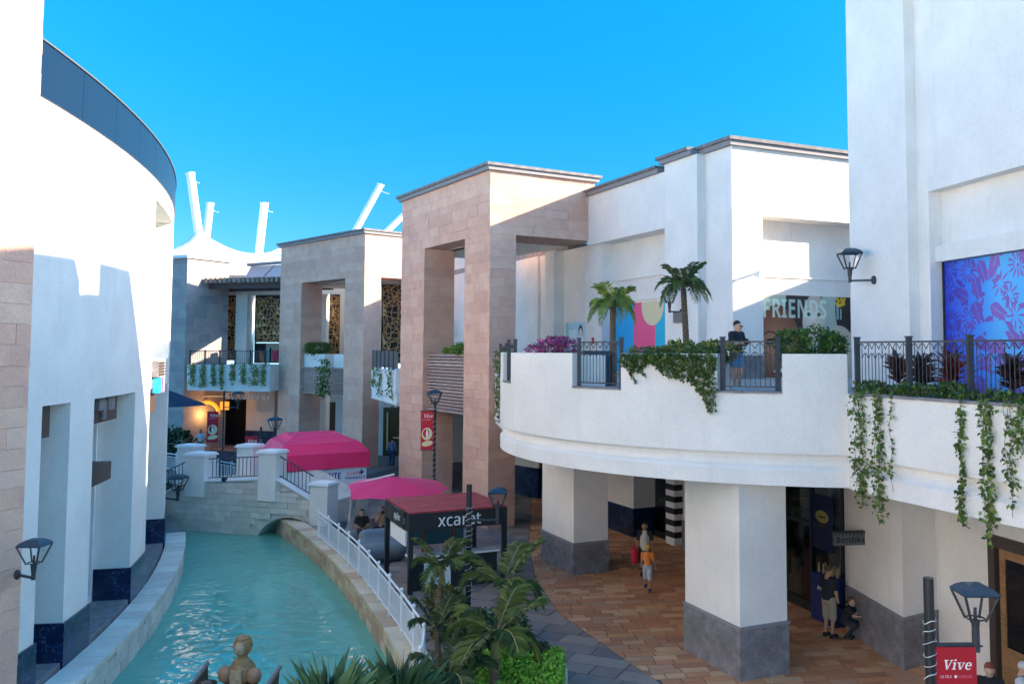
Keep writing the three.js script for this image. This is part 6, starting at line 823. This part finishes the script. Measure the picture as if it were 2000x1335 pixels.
person('man in blue shirt and jeans standing behind the near portal leg', [-10.85, 0, 57.4], 170, 1.78, {}, { skin: 0, hair: 0, shirt: cl(0.16, 0.22, 0.38), bottom: cl(0.04, 0.08, 0.2), sleeve: 2 });
person('red-haired person in black top beside the near red banner', [7.78, 0.03, 16.7], -25, 1.62, { nod: 25, wrL: [0.05, 1.0, 0.26], wrR: [-0.06, 1.0, 0.26], elL: [0.26, 1.12, 0.05], elR: [-0.26, 1.12, 0.05] }, { skin: 1, hair: 1, long: true, shirt: cl(0.012, 0.012, 0.014), bottom: cl(0.5, 0.24, 0.3) });
const [gl] = person('grey-haired person in white and black vest at the shop door', [8.42, 0.03, 16.75], 40, 1.62, { nod: 18, wrL: [0.1, 1.05, 0.28], wrR: [-0.08, 1.05, 0.3], elL: [0.25, 1.12, 0.05], elR: [-0.25, 1.12, 0.05] }, { skin: 1, hair: 2, sleeve: 0.12, shirt: cl(0.65, 0.65, 0.66), vest: cl(0.03, 0.035, 0.06), bottom: cl(0.5, 0.5, 0.52) }); mk('leaflet', bx(-0.12, 0.14, 1.06, 1.22, -0.34, -0.33), cl(0.35, 0.6, 0.75), gl);
const [bo] = person('boatman in a dark tricorn hat on the canal boat', [-6.42, -0.36, 16.55], 160, 1.66, {}, { skin: 0, hair: 0, shirt: cl(0.6, 0.58, 0.52), bottom: cl(0.03, 0.03, 0.035) });
mk('hat', [lathe([[0.001, 0.12], [0.08, 0.115], [0.1, 0.04], [0.1, 0.0]], 14).translate(0, 1.58, 0), ...[0, 1, 2].map((k) => { const g = new THREE.CylinderGeometry(0.19, 0.17, 0.09, 10, 1, true, k * 2.094 - 0.9, 1.8); g.translate(0, 1.63, 0); return uvm(g); }), lathe([[0.1, 0.0], [0.18, 0.02], [0.2, 0.05]], 16).translate(0, 1.57, 0)], M.brown, bo);

// ---------------------------------------------------------------- small things
function beanSeat(label, x, d, turn, s) { const t = thing('inflatable_seat', label, 'seat', [x, 0.04, d], turn, 'grey inflatable seats'); mk('cushion', blob([[[-0.45, 0.25, 0.1], [0.45, 0.25, 0.1], 0.27, 0.27], [[-0.4, 0.3, -0.35], [0.4, 0.3, -0.35], 0.3, 0.3], [[-0.35, 0.62, -0.5], [0.35, 0.62, -0.5], 0.2, 0.2]].map(([a, b, r, q]) => [a.map((v) => v * s), b.map((v) => v * s), r * s, q * s]), 0.05, 0.12), M.chair, t); }
beanSeat('grey inflatable seat under the lounging boy', -7.55, 34.45, 20, 1.0); beanSeat('grey inflatable seat under the person by the kiosk post', -6.95, 35.15, -10, 1.0); beanSeat('empty grey inflatable seat behind the canal fence', -6.3, 31.6, 25, 1.2);
{ const t = thing('lounge_mat', 'dark lounge mat under the inflatable seats', 'mat', [-8, 0, 35]); mkw('mat', prism([[-9.9, 38.6], [-6.0, 38.2], [-5.9, 31.0], [-7.2, 31.0], [-9.6, 36.6]], 0.032, 0.042), std(0.06, 0.062, 0.068, 0.95), t);
  const k = thing('drinks_cooler', 'dark blue cooler in front of the shopfront', 'cooler', [7.0, 0.03, 24.6], -70); mk('cabinet', bx(-0.5, 0.5, 0, 1.25, 0, 0.55), std(0.015, 0.03, 0.16, 0.4), k); mk('bottles', Array.from({ length: 9 }, (_, i) => cyl(V3(-0.4 + i * 0.1, 1.251, 0.2 + (i % 2) * 0.15), V3(-0.4 + i * 0.1, 1.5, 0.2 + (i % 2) * 0.15), 0.035, 0.02)), M.goldLight, k); mk('lettering', letters('AGUA', 0.1, 0.01).translate(0, 0.85, 0.01), M.whitePaint, k);
  const b = thing('utility_cabinet', 'dark blue cabinet behind the left terrace railing', 'cabinet', [0.92, 6.36, 24.3], 12); mk('cabinet', bx(-0.35, 0.35, 0, 0.95, 0, 0.4), std(0.02, 0.035, 0.09, 0.5), b); mk('cabinet_door', bx(-0.3, 0.3, 0.08, 0.88, -0.02, -0.001), std(0.03, 0.05, 0.12, 0.45), b);
  const p = thing('shop_poster', 'dark blue poster with yellow emblem in the black shopfront', 'poster', [7.18, 2.6, 25.1], -71); const m = new THREE.Mesh(board(1.0, 1.5, 0.02), print(200, 300, (c, w, h) => { c.fillStyle = '#0d1846'; c.fillRect(0, 0, w, h); c.fillStyle = '#a59a4c'; c.beginPath(); c.ellipse(100, 120, 60, 34, 0, 0, 7); c.fill(); c.fillStyle = '#0d1846'; c.fillRect(70, 118, 60, 8); })); m.name = 'print'; m.rotation.y = Math.PI; p.add(m);
  const n = thing('arch_light', 'glowing orange arch sign in the far shop window', 'light', [-26.3, 2.6, 66.6]); const em = new THREE.MeshStandardMaterial({ color: new THREE.Color().setRGB(0.8, 0.3, 0.03), emissive: new THREE.Color().setRGB(1, 0.32, 0.03), emissiveIntensity: 0.22 }); const g = new THREE.TorusGeometry(0.85, 0.13, 8, 20, Math.PI); mk('light_tube', uvm(g), em, n); mk('light_tube', bx(0.95, 1.6, 0.3, 0.9, -0.02, 0.05), em, n); mk('light_tube', bx(-0.3, 1.6, 1.25, 1.32, -0.02, 0.05), std(0.9, 0.85, 0.7, 0.5), n);
  const L = new THREE.PointLight(new THREE.Color(1, 0.5, 0.15), 1.2, 0, 2); L.position.set(-26.2, 2.6, -66.1); L.castShadow = true; scene.add(L);
}
renderer.render(scene, camera);
